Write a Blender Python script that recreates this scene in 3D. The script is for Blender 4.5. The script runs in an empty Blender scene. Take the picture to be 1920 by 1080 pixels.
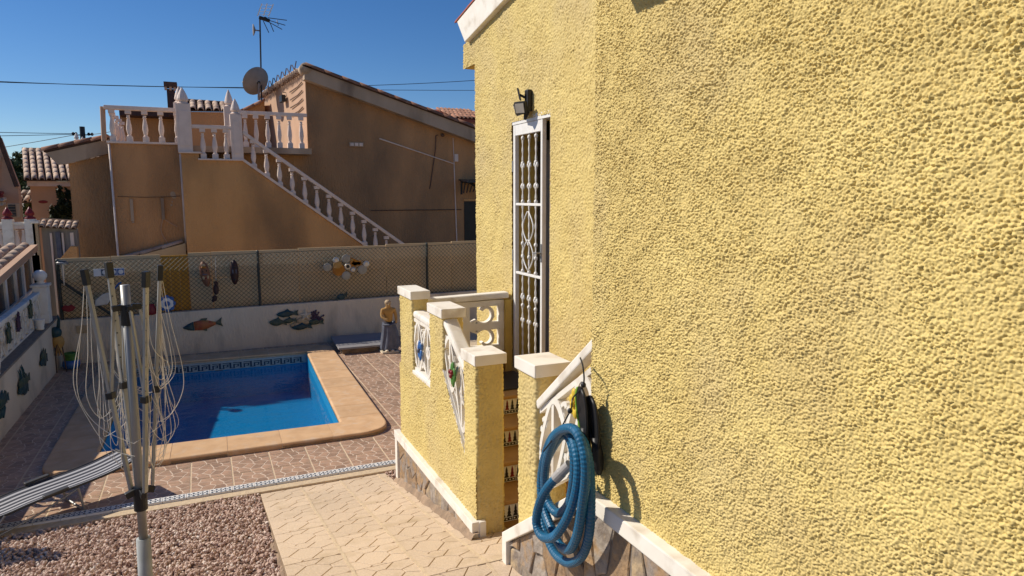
import bpy, bmesh, math, random
import numpy as np
from mathutils import Vector, Matrix, Quaternion

random.seed(7)
RNG = np.random.default_rng(11)
S = bpy.context.scene
C = S.collection
PI = math.pi

# ------------------------------------------------------------------ camera, sky, sun, exposure
cd = bpy.data.cameras.new("camera")
cam = bpy.data.objects.new("camera", cd)
C.objects.link(cam)
cd.sensor_width = 36.0
cd.lens = 36.0 * 1277.7 / 1920.0
cd.clip_start = 0.05
cd.clip_end = 2000.0
_yaw, _pitch, _roll = math.radians(24.379), math.radians(7.670), math.radians(0.107)
cam.rotation_mode = 'QUATERNION'
cam.rotation_quaternion = (Quaternion((0, 0, 1), -_yaw) @ Quaternion((1, 0, 0), PI / 2 - _pitch)
                           @ Quaternion((0, 0, 1), -_roll))
S.camera = cam

SUN_AZ, SUN_EL = math.radians(33), math.radians(39)
SUN_DIR = Vector((-math.cos(SUN_EL) * math.cos(SUN_AZ), math.cos(SUN_EL) * math.sin(SUN_AZ), math.sin(SUN_EL)))
w = bpy.data.worlds.new("World")
S.world = w
w.use_nodes = True
nt = w.node_tree
sky = nt.nodes.new("ShaderNodeTexSky")
sky.sky_type = 'NISHITA'
sky.sun_disc = False
sky.sun_elevation = SUN_EL
sky.sun_rotation = math.atan2(SUN_DIR.x, SUN_DIR.y)
sky.air_density = 0.85
sky.dust_density = 0.05
sky.ozone_density = 4.0
bg = nt.nodes["Background"]
shs = nt.nodes.new("ShaderNodeHueSaturation")
shs.inputs["Saturation"].default_value = 1.25
shs.inputs["Hue"].default_value = 0.507
nt.links.new(sky.outputs[0], shs.inputs["Color"])
nt.links.new(shs.outputs[0], bg.inputs[0])
bg.inputs[1].default_value = 0.094
sd = bpy.data.lights.new("sun", 'SUN')
sd.energy = 5.0
sd.angle = math.radians(0.53)
sd.color = (1.0, 0.915, 0.785)
sun = bpy.data.objects.new("sun", sd)
C.objects.link(sun)
sun.rotation_euler = SUN_DIR.to_track_quat('Z', 'Y').to_euler()
S.view_settings.view_transform = 'Standard'
S.view_settings.look = 'None'
S.view_settings.gamma = 1.0
S.view_settings.use_curve_mapping = False
S.view_settings.exposure = 0.0

# ------------------------------------------------------------------ materials
def mat(name, c1, c2=None, scale=6.0, rough=0.8, bump=0.0, bscale=60.0, bdist=0.01, metal=0.0, rnd=0.0,
        island=0.0, spec=0.35, detail=4.0, stretch=(1, 1, 1), lo=0.35, hi=0.65, c3=None, c3scale=1.5, c3lo=0.55, c3hi=0.75,
        trans=0.0):
    m = bpy.data.materials.new(name)
    m.use_nodes = True
    t = m.node_tree
    b = t.nodes["Principled BSDF"]
    b.inputs["Roughness"].default_value = rough
    b.inputs["Metallic"].default_value = metal
    b.inputs["Specular IOR Level"].default_value = spec
    if trans:
        b.inputs["Transmission Weight"].default_value = trans
    tc = t.nodes.new("ShaderNodeTexCoord")
    mp = t.nodes.new("ShaderNodeMapping")
    mp.inputs["Scale"].default_value = stretch
    t.links.new(tc.outputs["Object"], mp.inputs[0])
    vec = mp.outputs[0]
    if rnd:
        oi = t.nodes.new("ShaderNodeObjectInfo")
        ad = t.nodes.new("ShaderNodeVectorMath")
        ad.operation = 'ADD'
        sc = t.nodes.new("ShaderNodeVectorMath")
        sc.operation = 'SCALE'
        sc.inputs[0].default_value = (37.1, 17.3, 53.7)
        t.links.new(oi.outputs["Random"], sc.inputs["Scale"])
        t.links.new(vec, ad.inputs[0])
        t.links.new(sc.outputs[0], ad.inputs[1])
        vec = ad.outputs[0]
    if c2 is None:
        c2 = tuple(x * 0.82 for x in c1)
    n = t.nodes.new("ShaderNodeTexNoise")
    n.inputs["Scale"].default_value = scale
    n.inputs["Detail"].default_value = detail
    t.links.new(vec, n.inputs["Vector"])
    r = t.nodes.new("ShaderNodeValToRGB")
    r.color_ramp.elements[0].position = lo
    r.color_ramp.elements[1].position = hi
    r.color_ramp.elements[0].color = (*c1, 1)
    r.color_ramp.elements[1].color = (*c2, 1)
    t.links.new(n.outputs["Fac"], r.inputs[0])
    col = r.outputs[0]
    if c3 is not None:
        n3 = t.nodes.new("ShaderNodeTexNoise")
        n3.inputs["Scale"].default_value = c3scale
        n3.inputs["Detail"].default_value = 6
        t.links.new(vec, n3.inputs["Vector"])
        r3 = t.nodes.new("ShaderNodeValToRGB")
        r3.color_ramp.elements[0].position = c3lo
        r3.color_ramp.elements[1].position = c3hi
        t.links.new(n3.outputs["Fac"], r3.inputs[0])
        mx = t.nodes.new("ShaderNodeMixRGB")
        mx.inputs[2].default_value = (*c3, 1)
        t.links.new(r3.outputs[0], mx.inputs[0])
        t.links.new(col, mx.inputs[1])
        col = mx.outputs[0]
    if rnd or island:
        hs = t.nodes.new("ShaderNodeHueSaturation")
        mr = t.nodes.new("ShaderNodeMapRange")
        amt = rnd or island
        mr.inputs[3].default_value = 1 - amt
        mr.inputs[4].default_value = 1 + amt
        if island:
            g = t.nodes.new("ShaderNodeNewGeometry")
            t.links.new(g.outputs["Random Per Island"], mr.inputs[0])
        else:
            t.links.new(oi.outputs["Random"], mr.inputs[0])
        t.links.new(mr.outputs[0], hs.inputs["Value"])
        t.links.new(col, hs.inputs["Color"])
        col = hs.outputs[0]
    t.links.new(col, b.inputs["Base Color"])
    if bump:
        nb = t.nodes.new("ShaderNodeTexNoise")
        nb.inputs["Scale"].default_value = bscale
        nb.inputs["Detail"].default_value = 5
        t.links.new(vec, nb.inputs["Vector"])
        bp = t.nodes.new("ShaderNodeBump")
        bp.inputs["Strength"].default_value = bump
        bp.inputs["Distance"].default_value = bdist
        t.links.new(nb.outputs["Fac"], bp.inputs["Height"])
        t.links.new(bp.outputs[0], b.inputs["Normal"])
    return m

def island_ramp(name, cols, rough=0.85, bump=0.4, bscale=40, by='island', vary=0.5, bdist=0.01):
    """colour picked per loose piece (island) or per object, broken up by noise: stones of one wall, pebbles of one bed"""
    m = mat(name, cols[0], cols[0], rough=rough, bump=bump, bscale=bscale, bdist=bdist)
    t = m.node_tree
    b = t.nodes["Principled BSDF"]
    r = t.nodes.new("ShaderNodeValToRGB")
    r.color_ramp.interpolation = 'LINEAR'
    while len(r.color_ramp.elements) < len(cols):
        r.color_ramp.elements.new(0.5)
    for i, c in enumerate(cols):
        r.color_ramp.elements[i].position = i / (len(cols) - 1)
        r.color_ramp.elements[i].color = (*c, 1)
    if by == 'island':
        g = t.nodes.new("ShaderNodeNewGeometry")
        src = g.outputs["Random Per Island"]
    else:
        g = t.nodes.new("ShaderNodeObjectInfo")
        src = g.outputs["Random"]
    tc = t.nodes.new("ShaderNodeTexCoord")
    n = t.nodes.new("ShaderNodeTexNoise")
    n.inputs["Scale"].default_value = 9
    n.inputs["Detail"].default_value = 7
    t.links.new(tc.outputs["Object"], n.inputs["Vector"])
    ma = t.nodes.new("ShaderNodeMath")
    ma.operation = 'MULTIPLY_ADD'
    ma.inputs[1].default_value = vary
    t.links.new(n.outputs["Fac"], ma.inputs[0])
    sb = t.nodes.new("ShaderNodeMath")
    sb.operation = 'SUBTRACT'
    sb.inputs[1].default_value = vary * 0.5
    t.links.new(src, sb.inputs[0])
    t.links.new(sb.outputs[0], ma.inputs[2])
    t.links.new(ma.outputs[0], r.inputs[0])
    t.links.new(r.outputs[0], b.inputs["Base Color"])
    return m

M = {}
M['stucco'] = mat('yellow_stucco', (0.69, 0.54, 0.205), (0.62, 0.475, 0.175), scale=3, rough=0.75, bump=0.25, bscale=260, bdist=0.002, c3=(0.57, 0.445, 0.215), c3scale=1.6, c3lo=0.48, c3hi=0.80)
M['smooth_yellow'] = mat('yellow_paint', (0.62, 0.42, 0.10), (0.55, 0.37, 0.085), scale=4, rough=0.8, bump=0.2, bscale=120)
M['white'] = mat('white_masonry_paint', (0.84, 0.80, 0.72), (0.78, 0.73, 0.64), scale=7, rough=0.7, bump=0.15, bscale=90, bdist=0.003, c3=(0.50, 0.42, 0.32), c3scale=6, c3lo=0.54, c3hi=0.82)
M['whiteclean'] = mat('white_gloss_paint', (0.80, 0.79, 0.76), (0.77, 0.75, 0.71), scale=9, rough=0.35, c3=(0.6, 0.56, 0.5), c3scale=6, c3lo=0.65, c3hi=0.9)
M['metalwhite'] = mat('white_painted_metal', (0.84, 0.83, 0.80), (0.79, 0.77, 0.73), rough=0.35, scale=20)
M['slate'] = island_ramp('cladding_stone', [(0.20, 0.15, 0.11), (0.34, 0.22, 0.12), (0.27, 0.23, 0.20), (0.38, 0.24, 0.12), (0.36, 0.31, 0.26), (0.22, 0.18, 0.15), (0.44, 0.33, 0.20)], by='object', vary=0.9, bump=0.9, bscale=22, bdist=0.02, rough=0.6)
M['mortar'] = mat('grey_mortar', (0.20, 0.17, 0.14), (0.28, 0.23, 0.18), scale=20, rough=0.95, bump=0.6, bscale=60)
M['skirt'] = mat('rough_concrete', (0.40, 0.28, 0.185), (0.26, 0.185, 0.125), scale=9, rough=0.95, bump=0.8, bscale=45, bdist=0.02)
M['tilebase'] = mat('paving_joint', (0.68, 0.54, 0.42), (0.60, 0.47, 0.36), scale=8, rough=0.8)
M['crazy'] = mat('stamped_brown_tile', (0.45, 0.28, 0.185), (0.35, 0.23, 0.155), scale=14, rough=0.5, bump=0.3, bscale=70, bdist=0.004, island=0.22, spec=0.4)
M['pathtile'] = mat('beige_hydraulic_tile', (0.68, 0.53, 0.375), (0.58, 0.445, 0.305), scale=90, rough=0.85, bump=0.35, bscale=260, bdist=0.003, rnd=0.07, detail=2, c3=(0.50, 0.375, 0.235), c3scale=4)
M['pathgroove'] = mat('tile_groove', (0.33, 0.235, 0.145), (0.27, 0.19, 0.115), scale=20, rough=0.95)
M['grout'] = mat('pale_grout', (0.66, 0.52, 0.34), (0.55, 0.42, 0.28), scale=25, rough=0.9, bump=0.4, bscale=90)
M['coping'] = mat('sandstone_coping', (0.67, 0.43, 0.235), (0.57, 0.35, 0.185), scale=5, rough=0.8, bump=0.35, bscale=110, bdist=0.004, rnd=0.06, c3=(0.62, 0.45, 0.30), c3scale=9, stretch=(1, 1, 1))
M['gravel'] = island_ramp('pebbles', [(0.36, 0.225, 0.17), (0.58, 0.41, 0.32), (0.47, 0.32, 0.245), (0.72, 0.56, 0.45), (0.52, 0.36, 0.28), (0.66, 0.49, 0.385), (0.84, 0.73, 0.62)], vary=0.25, bump=0.2, bscale=80, rough=0.9, bdist=0.003)
M['gravelbed'] = mat('gravel_earth', (0.16, 0.10, 0.075), (0.22, 0.14, 0.10), scale=30, rough=1, bump=0.8, bscale=60)
M['poolblue'] = mat('pool_blue_mosaic', (0.004, 0.265, 0.52), (0.003, 0.19, 0.40), scale=38, rough=0.4)
M['key_dark'] = mat('greek_key_navy', (0.012, 0.03, 0.06), (0.02, 0.05, 0.09), scale=20, rough=0.4)
M['key_light'] = mat('greek_key_pale', (0.36, 0.40, 0.40), (0.28, 0.33, 0.34), scale=20, rough=0.4)
M['render_wall'] = mat('weathered_white_render', (0.74, 0.625, 0.475), (0.65, 0.545, 0.41), scale=2.5, rough=0.9, bump=0.8, bscale=35, bdist=0.02, c3=(0.24, 0.21, 0.18), c3scale=3, stretch=(1, 1, 0.35), c3lo=0.5, c3hi=0.85)
M['render_left'] = mat('cream_boundary_render', (0.72, 0.60, 0.46), (0.65, 0.535, 0.405), scale=2, rough=0.9, bump=0.4, bscale=30, bdist=0.01, c3=(0.33, 0.28, 0.23), c3scale=2, c3lo=0.55, c3hi=0.9)
M['neigh'] = mat('ochre_house_render', (0.58, 0.315, 0.145), (0.49, 0.265, 0.12), scale=1.6, stretch=(1, 1, 0.4), rough=0.9, bump=0.9, bscale=26, bdist=0.03, c3=(0.22, 0.14, 0.08), c3scale=0.7, c3lo=0.42, c3hi=0.72, detail=7)
M['neigh2'] = mat('orange_ochre_render', (0.65, 0.36, 0.15), (0.55, 0.30, 0.12), scale=1.4, stretch=(1, 1, 0.4), rough=0.9, bump=0.9, bscale=26, bdist=0.03, c3=(0.27, 0.165, 0.085), c3scale=0.7, c3lo=0.46, c3hi=0.75, detail=7)
M['peach'] = mat('peach_render', (0.56, 0.36, 0.24), (0.50, 0.32, 0.21), scale=2, rough=0.9, bump=0.3, bscale=40)
M['fascia'] = mat('stained_grey_verge', (0.48, 0.365, 0.265), (0.38, 0.285, 0.20), scale=2.0, rough=0.9, bump=0.3, bscale=30, c3=(0.10, 0.07, 0.055), c3scale=1.6, stretch=(1, 1, 0.3), c3lo=0.55, c3hi=0.8)
M['balus'] = mat('cast_white_baluster', (0.80, 0.655, 0.56), (0.73, 0.595, 0.505), scale=6, rough=0.7, bump=0.2, bscale=60, c3=(0.40, 0.33, 0.29), c3scale=4, c3lo=0.6, c3hi=0.9)
M['roof'] = mat('old_barrel_tile', (0.36, 0.17, 0.10), (0.24, 0.12, 0.08), scale=5, rough=0.9, bump=0.3, bscale=40, rnd=0.25, c3=(0.40, 0.32, 0.25), c3scale=6)
M['roofpale'] = mat('pale_barrel_tile', (0.52, 0.40, 0.31), (0.42, 0.29, 0.21), scale=5, rough=0.9, bump=0.3, bscale=40, rnd=0.22, c3=(0.24, 0.14, 0.10), c3scale=5)
M['roofdark'] = mat('tile_underlay', (0.07, 0.04, 0.03), (0.10, 0.06, 0.045), rough=0.95)
M['roofred'] = mat('red_roof_tile', (0.36, 0.10, 0.06), (0.28, 0.08, 0.05), scale=4, rough=0.8, rnd=0.15)
M['black'] = mat('black_plastic', (0.015, 0.015, 0.017), (0.022, 0.022, 0.024), rough=0.45)
M['darkmetal'] = mat('dark_grey_metal', (0.045, 0.045, 0.05), (0.06, 0.06, 0.06), rough=0.5, metal=0.3)
M['alu'] = mat('dull_aluminium', (0.36, 0.36, 0.35), (0.29, 0.29, 0.28), scale=14, rough=0.45, metal=0.35, stretch=(1, 1, 0.2))
M['sleeve'] = mat('grey_plastic_sleeve', (0.40, 0.41, 0.39), (0.33, 0.34, 0.32), scale=12, rough=0.7)
M['cordwhite'] = mat('off_white_line', (0.74, 0.70, 0.62), (0.64, 0.60, 0.52), scale=20, rough=0.8)
M['hose'] = mat('blue_corrugated_hose', (0.004, 0.088, 0.185), (0.005, 0.108, 0.22), scale=5, rough=0.42, spec=0.45, c3=(0.03, 0.18, 0.36), c3scale=6)
M['cuff'] = mat('grey_rubber_cuff', (0.42, 0.40, 0.38), (0.36, 0.34, 0.32), rough=0.5)
M['green'] = mat('lime_green_plastic', (0.25, 0.42, 0.04), (0.20, 0.36, 0.03), rough=0.5)
M['leaf'] = mat('plastic_leaf_green', (0.05, 0.16, 0.03), (0.09, 0.22, 0.04), scale=30, rough=0.5)
M['red'] = mat('dark_red_glaze', (0.26, 0.02, 0.025), (0.18, 0.015, 0.02), rough=0.4)
M['blue'] = mat('blue_glaze', (0.06, 0.17, 0.42), (0.04, 0.11, 0.32), rough=0.35)
M['teal'] = mat('teal_painted_metal', (0.014, 0.045, 0.055), (0.03, 0.075, 0.08), scale=14, rough=0.4, c3=(0.01, 0.035, 0.05), c3scale=20)
M['fishgreen'] = mat('green_painted_metal', (0.045, 0.075, 0.055), (0.085, 0.10, 0.06), scale=22, rough=0.4, c3=(0.02, 0.06, 0.06), c3scale=18)
M['fishorange'] = mat('orange_painted_metal', (0.42, 0.13, 0.04), (0.30, 0.05, 0.03), scale=6, rough=0.4, c3=(0.40, 0.26, 0.08), c3scale=8)
M['sandshell'] = mat('sand_coloured_shell', (0.52, 0.38, 0.22), (0.42, 0.30, 0.17), scale=20, rough=0.6)
M['cream'] = mat('cream_ceramic', (0.70, 0.60, 0.45), (0.62, 0.52, 0.38), rough=0.5)
M['purple'] = mat('dark_purple_coral', (0.06, 0.03, 0.06), (0.09, 0.05, 0.08), rough=0.6)
M['amber'] = mat('amber_lacquer', (0.44, 0.18, 0.02), (0.33, 0.12, 0.015), scale=9, rough=0.3)
M['silver'] = mat('silver_disc', (0.62, 0.60, 0.55), (0.55, 0.52, 0.47), scale=18, rough=0.35, metal=0.4)
M['taupe'] = mat('taupe_disc', (0.40, 0.37, 0.30), (0.34, 0.31, 0.25), scale=18, rough=0.5)
M['wood_dark'] = mat('dark_carved_wood', (0.055, 0.022, 0.018), (0.035, 0.014, 0.012), scale=12, rough=0.5)
M['wood_mid'] = mat('painted_wood_mask', (0.17, 0.065, 0.035), (0.25, 0.12, 0.06), scale=10, rough=0.6)
M['sunyellow'] = mat('bright_yellow_enamel', (0.72, 0.50, 0.05), (0.62, 0.42, 0.04), rough=0.4)
M['bronze'] = mat('ochre_painted_plaster', (0.50, 0.29, 0.08), (0.40, 0.22, 0.06), scale=9, rough=0.6, c3=(0.55, 0.42, 0.25), c3scale=6)
M['drape'] = mat('blue_grey_plaster', (0.14, 0.15, 0.19), (0.09, 0.10, 0.135), scale=9, rough=0.7)
M['greyslab'] = mat('blue_grey_lid', (0.27, 0.26, 0.265), (0.235, 0.225, 0.23), scale=3, rough=0.6, c3=(0.16, 0.165, 0.18), c3scale=3)
M['panel'] = mat('beige_fence_panel', (0.68, 0.50, 0.285), (0.61, 0.45, 0.25), scale=2, rough=0.85, rnd=0.05)
M['ochrepanel'] = mat('ochre_wooden_panel', (0.62, 0.30, 0.035), (0.50, 0.235, 0.03), scale=3, rough=0.7, stretch=(6, 6, 0.6))
M['mesh'] = mat('green_black_coated_wire', (0.03, 0.032, 0.025), (0.04, 0.042, 0.03), rough=0.6)
M['postgrey'] = mat('dark_green_post', (0.045, 0.055, 0.05), (0.06, 0.065, 0.06), rough=0.5)
M['glass'] = mat('dark_window_glass', (0.035, 0.04, 0.045), (0.06, 0.065, 0.07), scale=3, rough=0.25, spec=0.2)
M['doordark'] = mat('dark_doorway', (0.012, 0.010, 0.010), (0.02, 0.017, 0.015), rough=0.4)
M['brown_yellow'] = mat('ochre_step_tile', (0.46, 0.27, 0.10), (0.38, 0.21, 0.075), scale=6, rough=0.5, c3=(0.50, 0.33, 0.15), c3scale=4)
M['asphalt'] = mat('bare_ground', (0.20, 0.16, 0.12), (0.26, 0.21, 0.15), scale=0.3, rough=1, bump=0.4, bscale=4)
M['foliage'] = mat('olive_leaves', (0.05, 0.075, 0.025), (0.09, 0.11, 0.035), scale=3, rough=0.7, island=0.35)
M['foliagedark'] = mat('dark_leaves', (0.018, 0.03, 0.012), (0.035, 0.05, 0.018), scale=3, rough=0.7, island=0.35)
M['bark'] = mat('bark', (0.09, 0.06, 0.04), (0.12, 0.08, 0.055), scale=8, rough=0.95)
M['soil'] = mat('dark_soil', (0.06, 0.04, 0.03), (0.09, 0.06, 0.045), scale=20, rough=1, bump=0.6, bscale=40)
M['rust'] = mat('brown_iron', (0.10, 0.06, 0.045), (0.14, 0.085, 0.06), rough=0.6, metal=0.3)
M['steel'] = mat('galvanised_steel', (0.35, 0.35, 0.34), (0.28, 0.28, 0.28), rough=0.45, metal=0.6)
M['dish'] = mat('grey_dish_paint', (0.26, 0.235, 0.22), (0.22, 0.20, 0.185), rough=0.6)
M['greycloth'] = mat('grey_corrugated_sheet', (0.33, 0.30, 0.27), (0.26, 0.24, 0.22), scale=4, rough=0.8, stretch=(5, 5, 0.5))

# Striped cloth (woven pattern along the width, object y)
def stripes():
    m = mat('navy_and_white_stripes', (0.60, 0.60, 0.62), (0.54, 0.54, 0.57), scale=30, rough=0.85)
    t = m.node_tree
    b = t.nodes["Principled BSDF"]
    tc = t.nodes.new("ShaderNodeTexCoord")
    sp = t.nodes.new("ShaderNodeSeparateXYZ")
    t.links.new(tc.outputs["Object"], sp.inputs[0])
    mu = t.nodes.new("ShaderNodeMath"); mu.operation = 'MULTIPLY'; mu.inputs[1].default_value = 14.5
    t.links.new(sp.outputs["Y"], mu.inputs[0])
    fr = t.nodes.new("ShaderNodeMath"); fr.operation = 'FRACT'
    t.links.new(mu.outputs[0], fr.inputs[0])
    gt = t.nodes.new("ShaderNodeMath"); gt.operation = 'GREATER_THAN'; gt.inputs[1].default_value = 0.43
    t.links.new(fr.outputs[0], gt.inputs[0])
    mx = t.nodes.new("ShaderNodeMixRGB")
    mx.inputs[1].default_value = (0.42, 0.42, 0.44, 1); mx.inputs[2].default_value = (0.035, 0.038, 0.055, 1)
    t.links.new(gt.outputs[0], mx.inputs[0])
    t.links.new(mx.outputs[0], b.inputs["Base Color"])
    return m
M['stripes'] = stripes()

def water():
    m = bpy.data.materials.new('pool_water')
    m.use_nodes = True
    t = m.node_tree
    t.nodes.remove(t.nodes["Principled BSDF"])
    out = t.nodes["Material Output"]
    tr = t.nodes.new("ShaderNodeBsdfTransparent"); tr.inputs[0].default_value = (0.66, 0.90, 0.97, 1)
    gl = t.nodes.new("ShaderNodeBsdfGlossy"); gl.inputs["Roughness"].default_value = 0.02
    ge = t.nodes.new("ShaderNodeNewGeometry")
    dt = t.nodes.new("ShaderNodeVectorMath"); dt.operation = 'DOT_PRODUCT'
    t.links.new(ge.outputs["Incoming"], dt.inputs[1])
    ab = t.nodes.new("ShaderNodeMath"); ab.operation = 'ABSOLUTE'; t.links.new(dt.outputs["Value"], ab.inputs[0])
    om = t.nodes.new("ShaderNodeMath"); om.operation = 'SUBTRACT'; om.inputs[0].default_value = 1.0; t.links.new(ab.outputs[0], om.inputs[1])
    pw = t.nodes.new("ShaderNodeMath"); pw.operation = 'POWER'; pw.inputs[1].default_value = 5.0; t.links.new(om.outputs[0], pw.inputs[0])
    fr = t.nodes.new("ShaderNodeMath"); fr.operation = 'MULTIPLY_ADD'; fr.inputs[1].default_value = 0.98; fr.inputs[2].default_value = 0.02; fr.use_clamp = True
    t.links.new(pw.outputs[0], fr.inputs[0])
    mx = t.nodes.new("ShaderNodeMixShader")
    tc = t.nodes.new("ShaderNodeTexCoord")
    n = t.nodes.new("ShaderNodeTexNoise"); n.inputs["Scale"].default_value = 5; n.inputs["Detail"].default_value = 3
    t.links.new(tc.outputs["Object"], n.inputs["Vector"])
    bp = t.nodes.new("ShaderNodeBump"); bp.inputs["Strength"].default_value = 0.35; bp.inputs["Distance"].default_value = 0.04
    t.links.new(n.outputs["Fac"], bp.inputs["Height"])
    t.links.new(bp.outputs[0], gl.inputs["Normal"]); t.links.new(bp.outputs[0], dt.inputs[0])
    t.links.new(fr.outputs[0], mx.inputs[0]); t.links.new(tr.outputs[0], mx.inputs[1]); t.links.new(gl.outputs[0], mx.inputs[2])
    t.links.new(mx.outputs[0], out.inputs[0])
    return m
M['water'] = water()

# ------------------------------------------------------------------ builders
def tag(o, label=None, cat=None, group=None, kind=None):
    if label: o['label'] = label
    if cat: o['category'] = cat
    if group: o['group'] = group
    if kind: o['kind'] = kind
    return o

def thing(name, label, cat, loc=(0, 0, 0), group=None, rz=0.0):
    o = bpy.data.objects.new(name, None)
    o.empty_display_size = 0.1
    C.objects.link(o)
    o.location = loc
    o.rotation_euler = (0, 0, rz)
    return tag(o, label, cat, group)

def attach(o, parent):
    """parent while keeping the place the piece was built in"""
    o.parent = parent
    pm = Matrix.LocRotScale(parent.location, parent.rotation_euler, parent.scale)
    if parent.parent is not None:
        q = parent.parent
        pm = Matrix.LocRotScale(q.location, q.rotation_euler, q.scale) @ parent.matrix_parent_inverse @ pm
    o.matrix_parent_inverse = pm.inverted()

class MB:
    def __init__(s):
        s.v, s.f, s.m = [], [], []
    def add(s, vs, fs, mi=0):
        b = len(s.v)
        s.v += [tuple(p) for p in vs]
        s.f += [tuple(b + i for i in f) for f in fs]
        s.m += [mi] * len(fs)
        return s
    def box(s, x0, x1, y0, y1, z0, z1, mi=0):
        return s.add([(x0, y0, z0), (x1, y0, z0), (x1, y1, z0), (x0, y1, z0), (x0, y0, z1), (x1, y0, z1), (x1, y1, z1), (x0, y1, z1)],
                     [(0, 3, 2, 1), (4, 5, 6, 7), (0, 1, 5, 4), (1, 2, 6, 5), (2, 3, 7, 6), (3, 0, 4, 7)], mi)
    def obox(s, c, ux, uy, uz, mi=0):
        c, ux, uy, uz = map(Vector, (c, ux, uy, uz))
        vs = [c + a * ux + b * uy + d * uz for d in (-1, 1) for (a, b) in ((-1, -1), (1, -1), (1, 1), (-1, 1))]
        return s.add(vs, [(0, 3, 2, 1), (4, 5, 6, 7), (0, 1, 5, 4), (1, 2, 6, 5), (2, 3, 7, 6), (3, 0, 4, 7)], mi)
    def extr(s, poly, vec, mi=0):
        n = len(poly)
        vec = Vector(vec)
        vs = [Vector(p) for p in poly] + [Vector(p) + vec for p in poly]
        fs = [tuple(range(n))[::-1], tuple(range(n, 2 * n))] + [(i, (i + 1) % n, n + (i + 1) % n, n + i) for i in range(n)]
        return s.add(vs, fs, mi)
    def bar(s, a, b, wx, wz, mi=0, up=(0, 0, 1)):
        a, b = Vector(a), Vector(b)
        d = (b - a)
        L = d.length
        d.normalize()
        u = Vector(up)
        x = d.cross(u)
        if x.length < 1e-4: x = d.cross(Vector((1, 0, 0)))
        x.normalize()
        z = x.cross(d)
        return s.obox((a + b) / 2, x * wx / 2, d * L / 2, z * wz / 2, mi)
    def tube(s, pts, r, n=8, mi=0, cap=True):
        pts = [Vector(p) for p in pts]
        k = len(pts)
        rs = r if isinstance(r, (list, tuple)) else [r] * k
        t0 = (pts[1] - pts[0]).normalized()
        ref = Vector((0, 0, 1)) if abs(t0.z) < 0.9 else Vector((1, 0, 0))
        x = t0.cross(ref).normalized()
        vs, fs = [], []
        for i in range(k):
            if i == 0: t = t0
            elif i == k - 1: t = (pts[i] - pts[i - 1]).normalized()
            else: t = (pts[i + 1] - pts[i - 1]).normalized()
            x = (x - t * x.dot(t))
            if x.length < 1e-6: x = t.cross(Vector((0.3, 0.5, 0.8)))
            x.normalize()
            y = t.cross(x)
            for j in range(n):
                a = 2 * PI * j / n
                vs.append(pts[i] + (x * math.cos(a) + y * math.sin(a)) * rs[i])
        for i in range(k - 1):
            for j in range(n):
                fs.append((i * n + j, i * n + (j + 1) % n, (i + 1) * n + (j + 1) % n, (i + 1) * n + j))
        if cap:
            fs.append(tuple(range(n))[::-1])
            fs.append(tuple((k - 1) * n + j for j in range(n)))
        return s.add(vs, fs, mi)
    def lathe(s, prof, n=14, c=(0, 0, 0), mi=0, axis='Z', sq=0.0, sy=1.0):
        vs, fs = [], []
        for (r, z) in prof:
            for j in range(n):
                a = 2 * PI * (j + 0.5) / n
                p = (r * math.cos(a), r * math.sin(a) * sy, z)
                if axis == 'Y': p = (p[0], p[2], p[1])
                if axis == 'X': p = (p[2], p[0], p[1])
                vs.append((c[0] + p[0], c[1] + p[1], c[2] + p[2]))
        k = len(prof)
        for i in range(k - 1):
            for j in range(n):
                fs.append((i * n + j, i * n + (j + 1) % n, (i + 1) * n + (j + 1) % n, (i + 1) * n + j))
        fs.append(tuple(range(n))[::-1]); fs.append(tuple((k - 1) * n + j for j in range(n)))
        return s.add(vs, fs, mi)
    def ell(s, c, rx, ry, rz, n=12, m=8, mi=0):
        vs, fs = [(c[0], c[1], c[2] - rz)], []
        for i in range(1, m):
            ph = -PI / 2 + PI * i / m
            for j in range(n):
                a = 2 * PI * j / n
                vs.append((c[0] + rx * math.cos(ph) * math.cos(a), c[1] + ry * math.cos(ph) * math.sin(a), c[2] + rz * math.sin(ph)))
        vs.append((c[0], c[1], c[2] + rz))
        for j in range(n):
            fs.append((0, 1 + (j + 1) % n, 1 + j))
            fs.append((len(vs) - 1, 1 + (m - 2) * n + j, 1 + (m - 2) * n + (j + 1) % n))
        for i in range(m - 2):
            for j in range(n):
                fs.append((1 + i * n + j, 1 + i * n + (j + 1) % n, 1 + (i + 1) * n + (j + 1) % n, 1 + (i + 1) * n + j))
        return s.add(vs, fs, mi)
    def strip(s, pts, wd, t, mp, mi=0):
        """flat bar following a 2D path; mp(u, v, d) places it"""
        k = len(pts)
        vs = []
        for i, (u, v) in enumerate(pts):
            a = pts[max(i - 1, 0)]; b = pts[min(i + 1, k - 1)]
            dx, dy = b[0] - a[0], b[1] - a[1]
            L = math.hypot(dx, dy) or 1
            nx, ny = -dy / L * wd / 2, dx / L * wd / 2
            vs += [mp(u + nx, v + ny, -t / 2), mp(u - nx, v - ny, -t / 2), mp(u - nx, v - ny, t / 2), mp(u + nx, v + ny, t / 2)]
        fs = [(0, 1, 2, 3), tuple(4 * (k - 1) + i for i in (3, 2, 1, 0))]
        for i in range(k - 1):
            for j in range(4):
                fs.append((4 * i + j, 4 * (i + 1) + j, 4 * (i + 1) + (j + 1) % 4, 4 * i + (j + 1) % 4))
        return s.add(vs, fs, mi)
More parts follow.
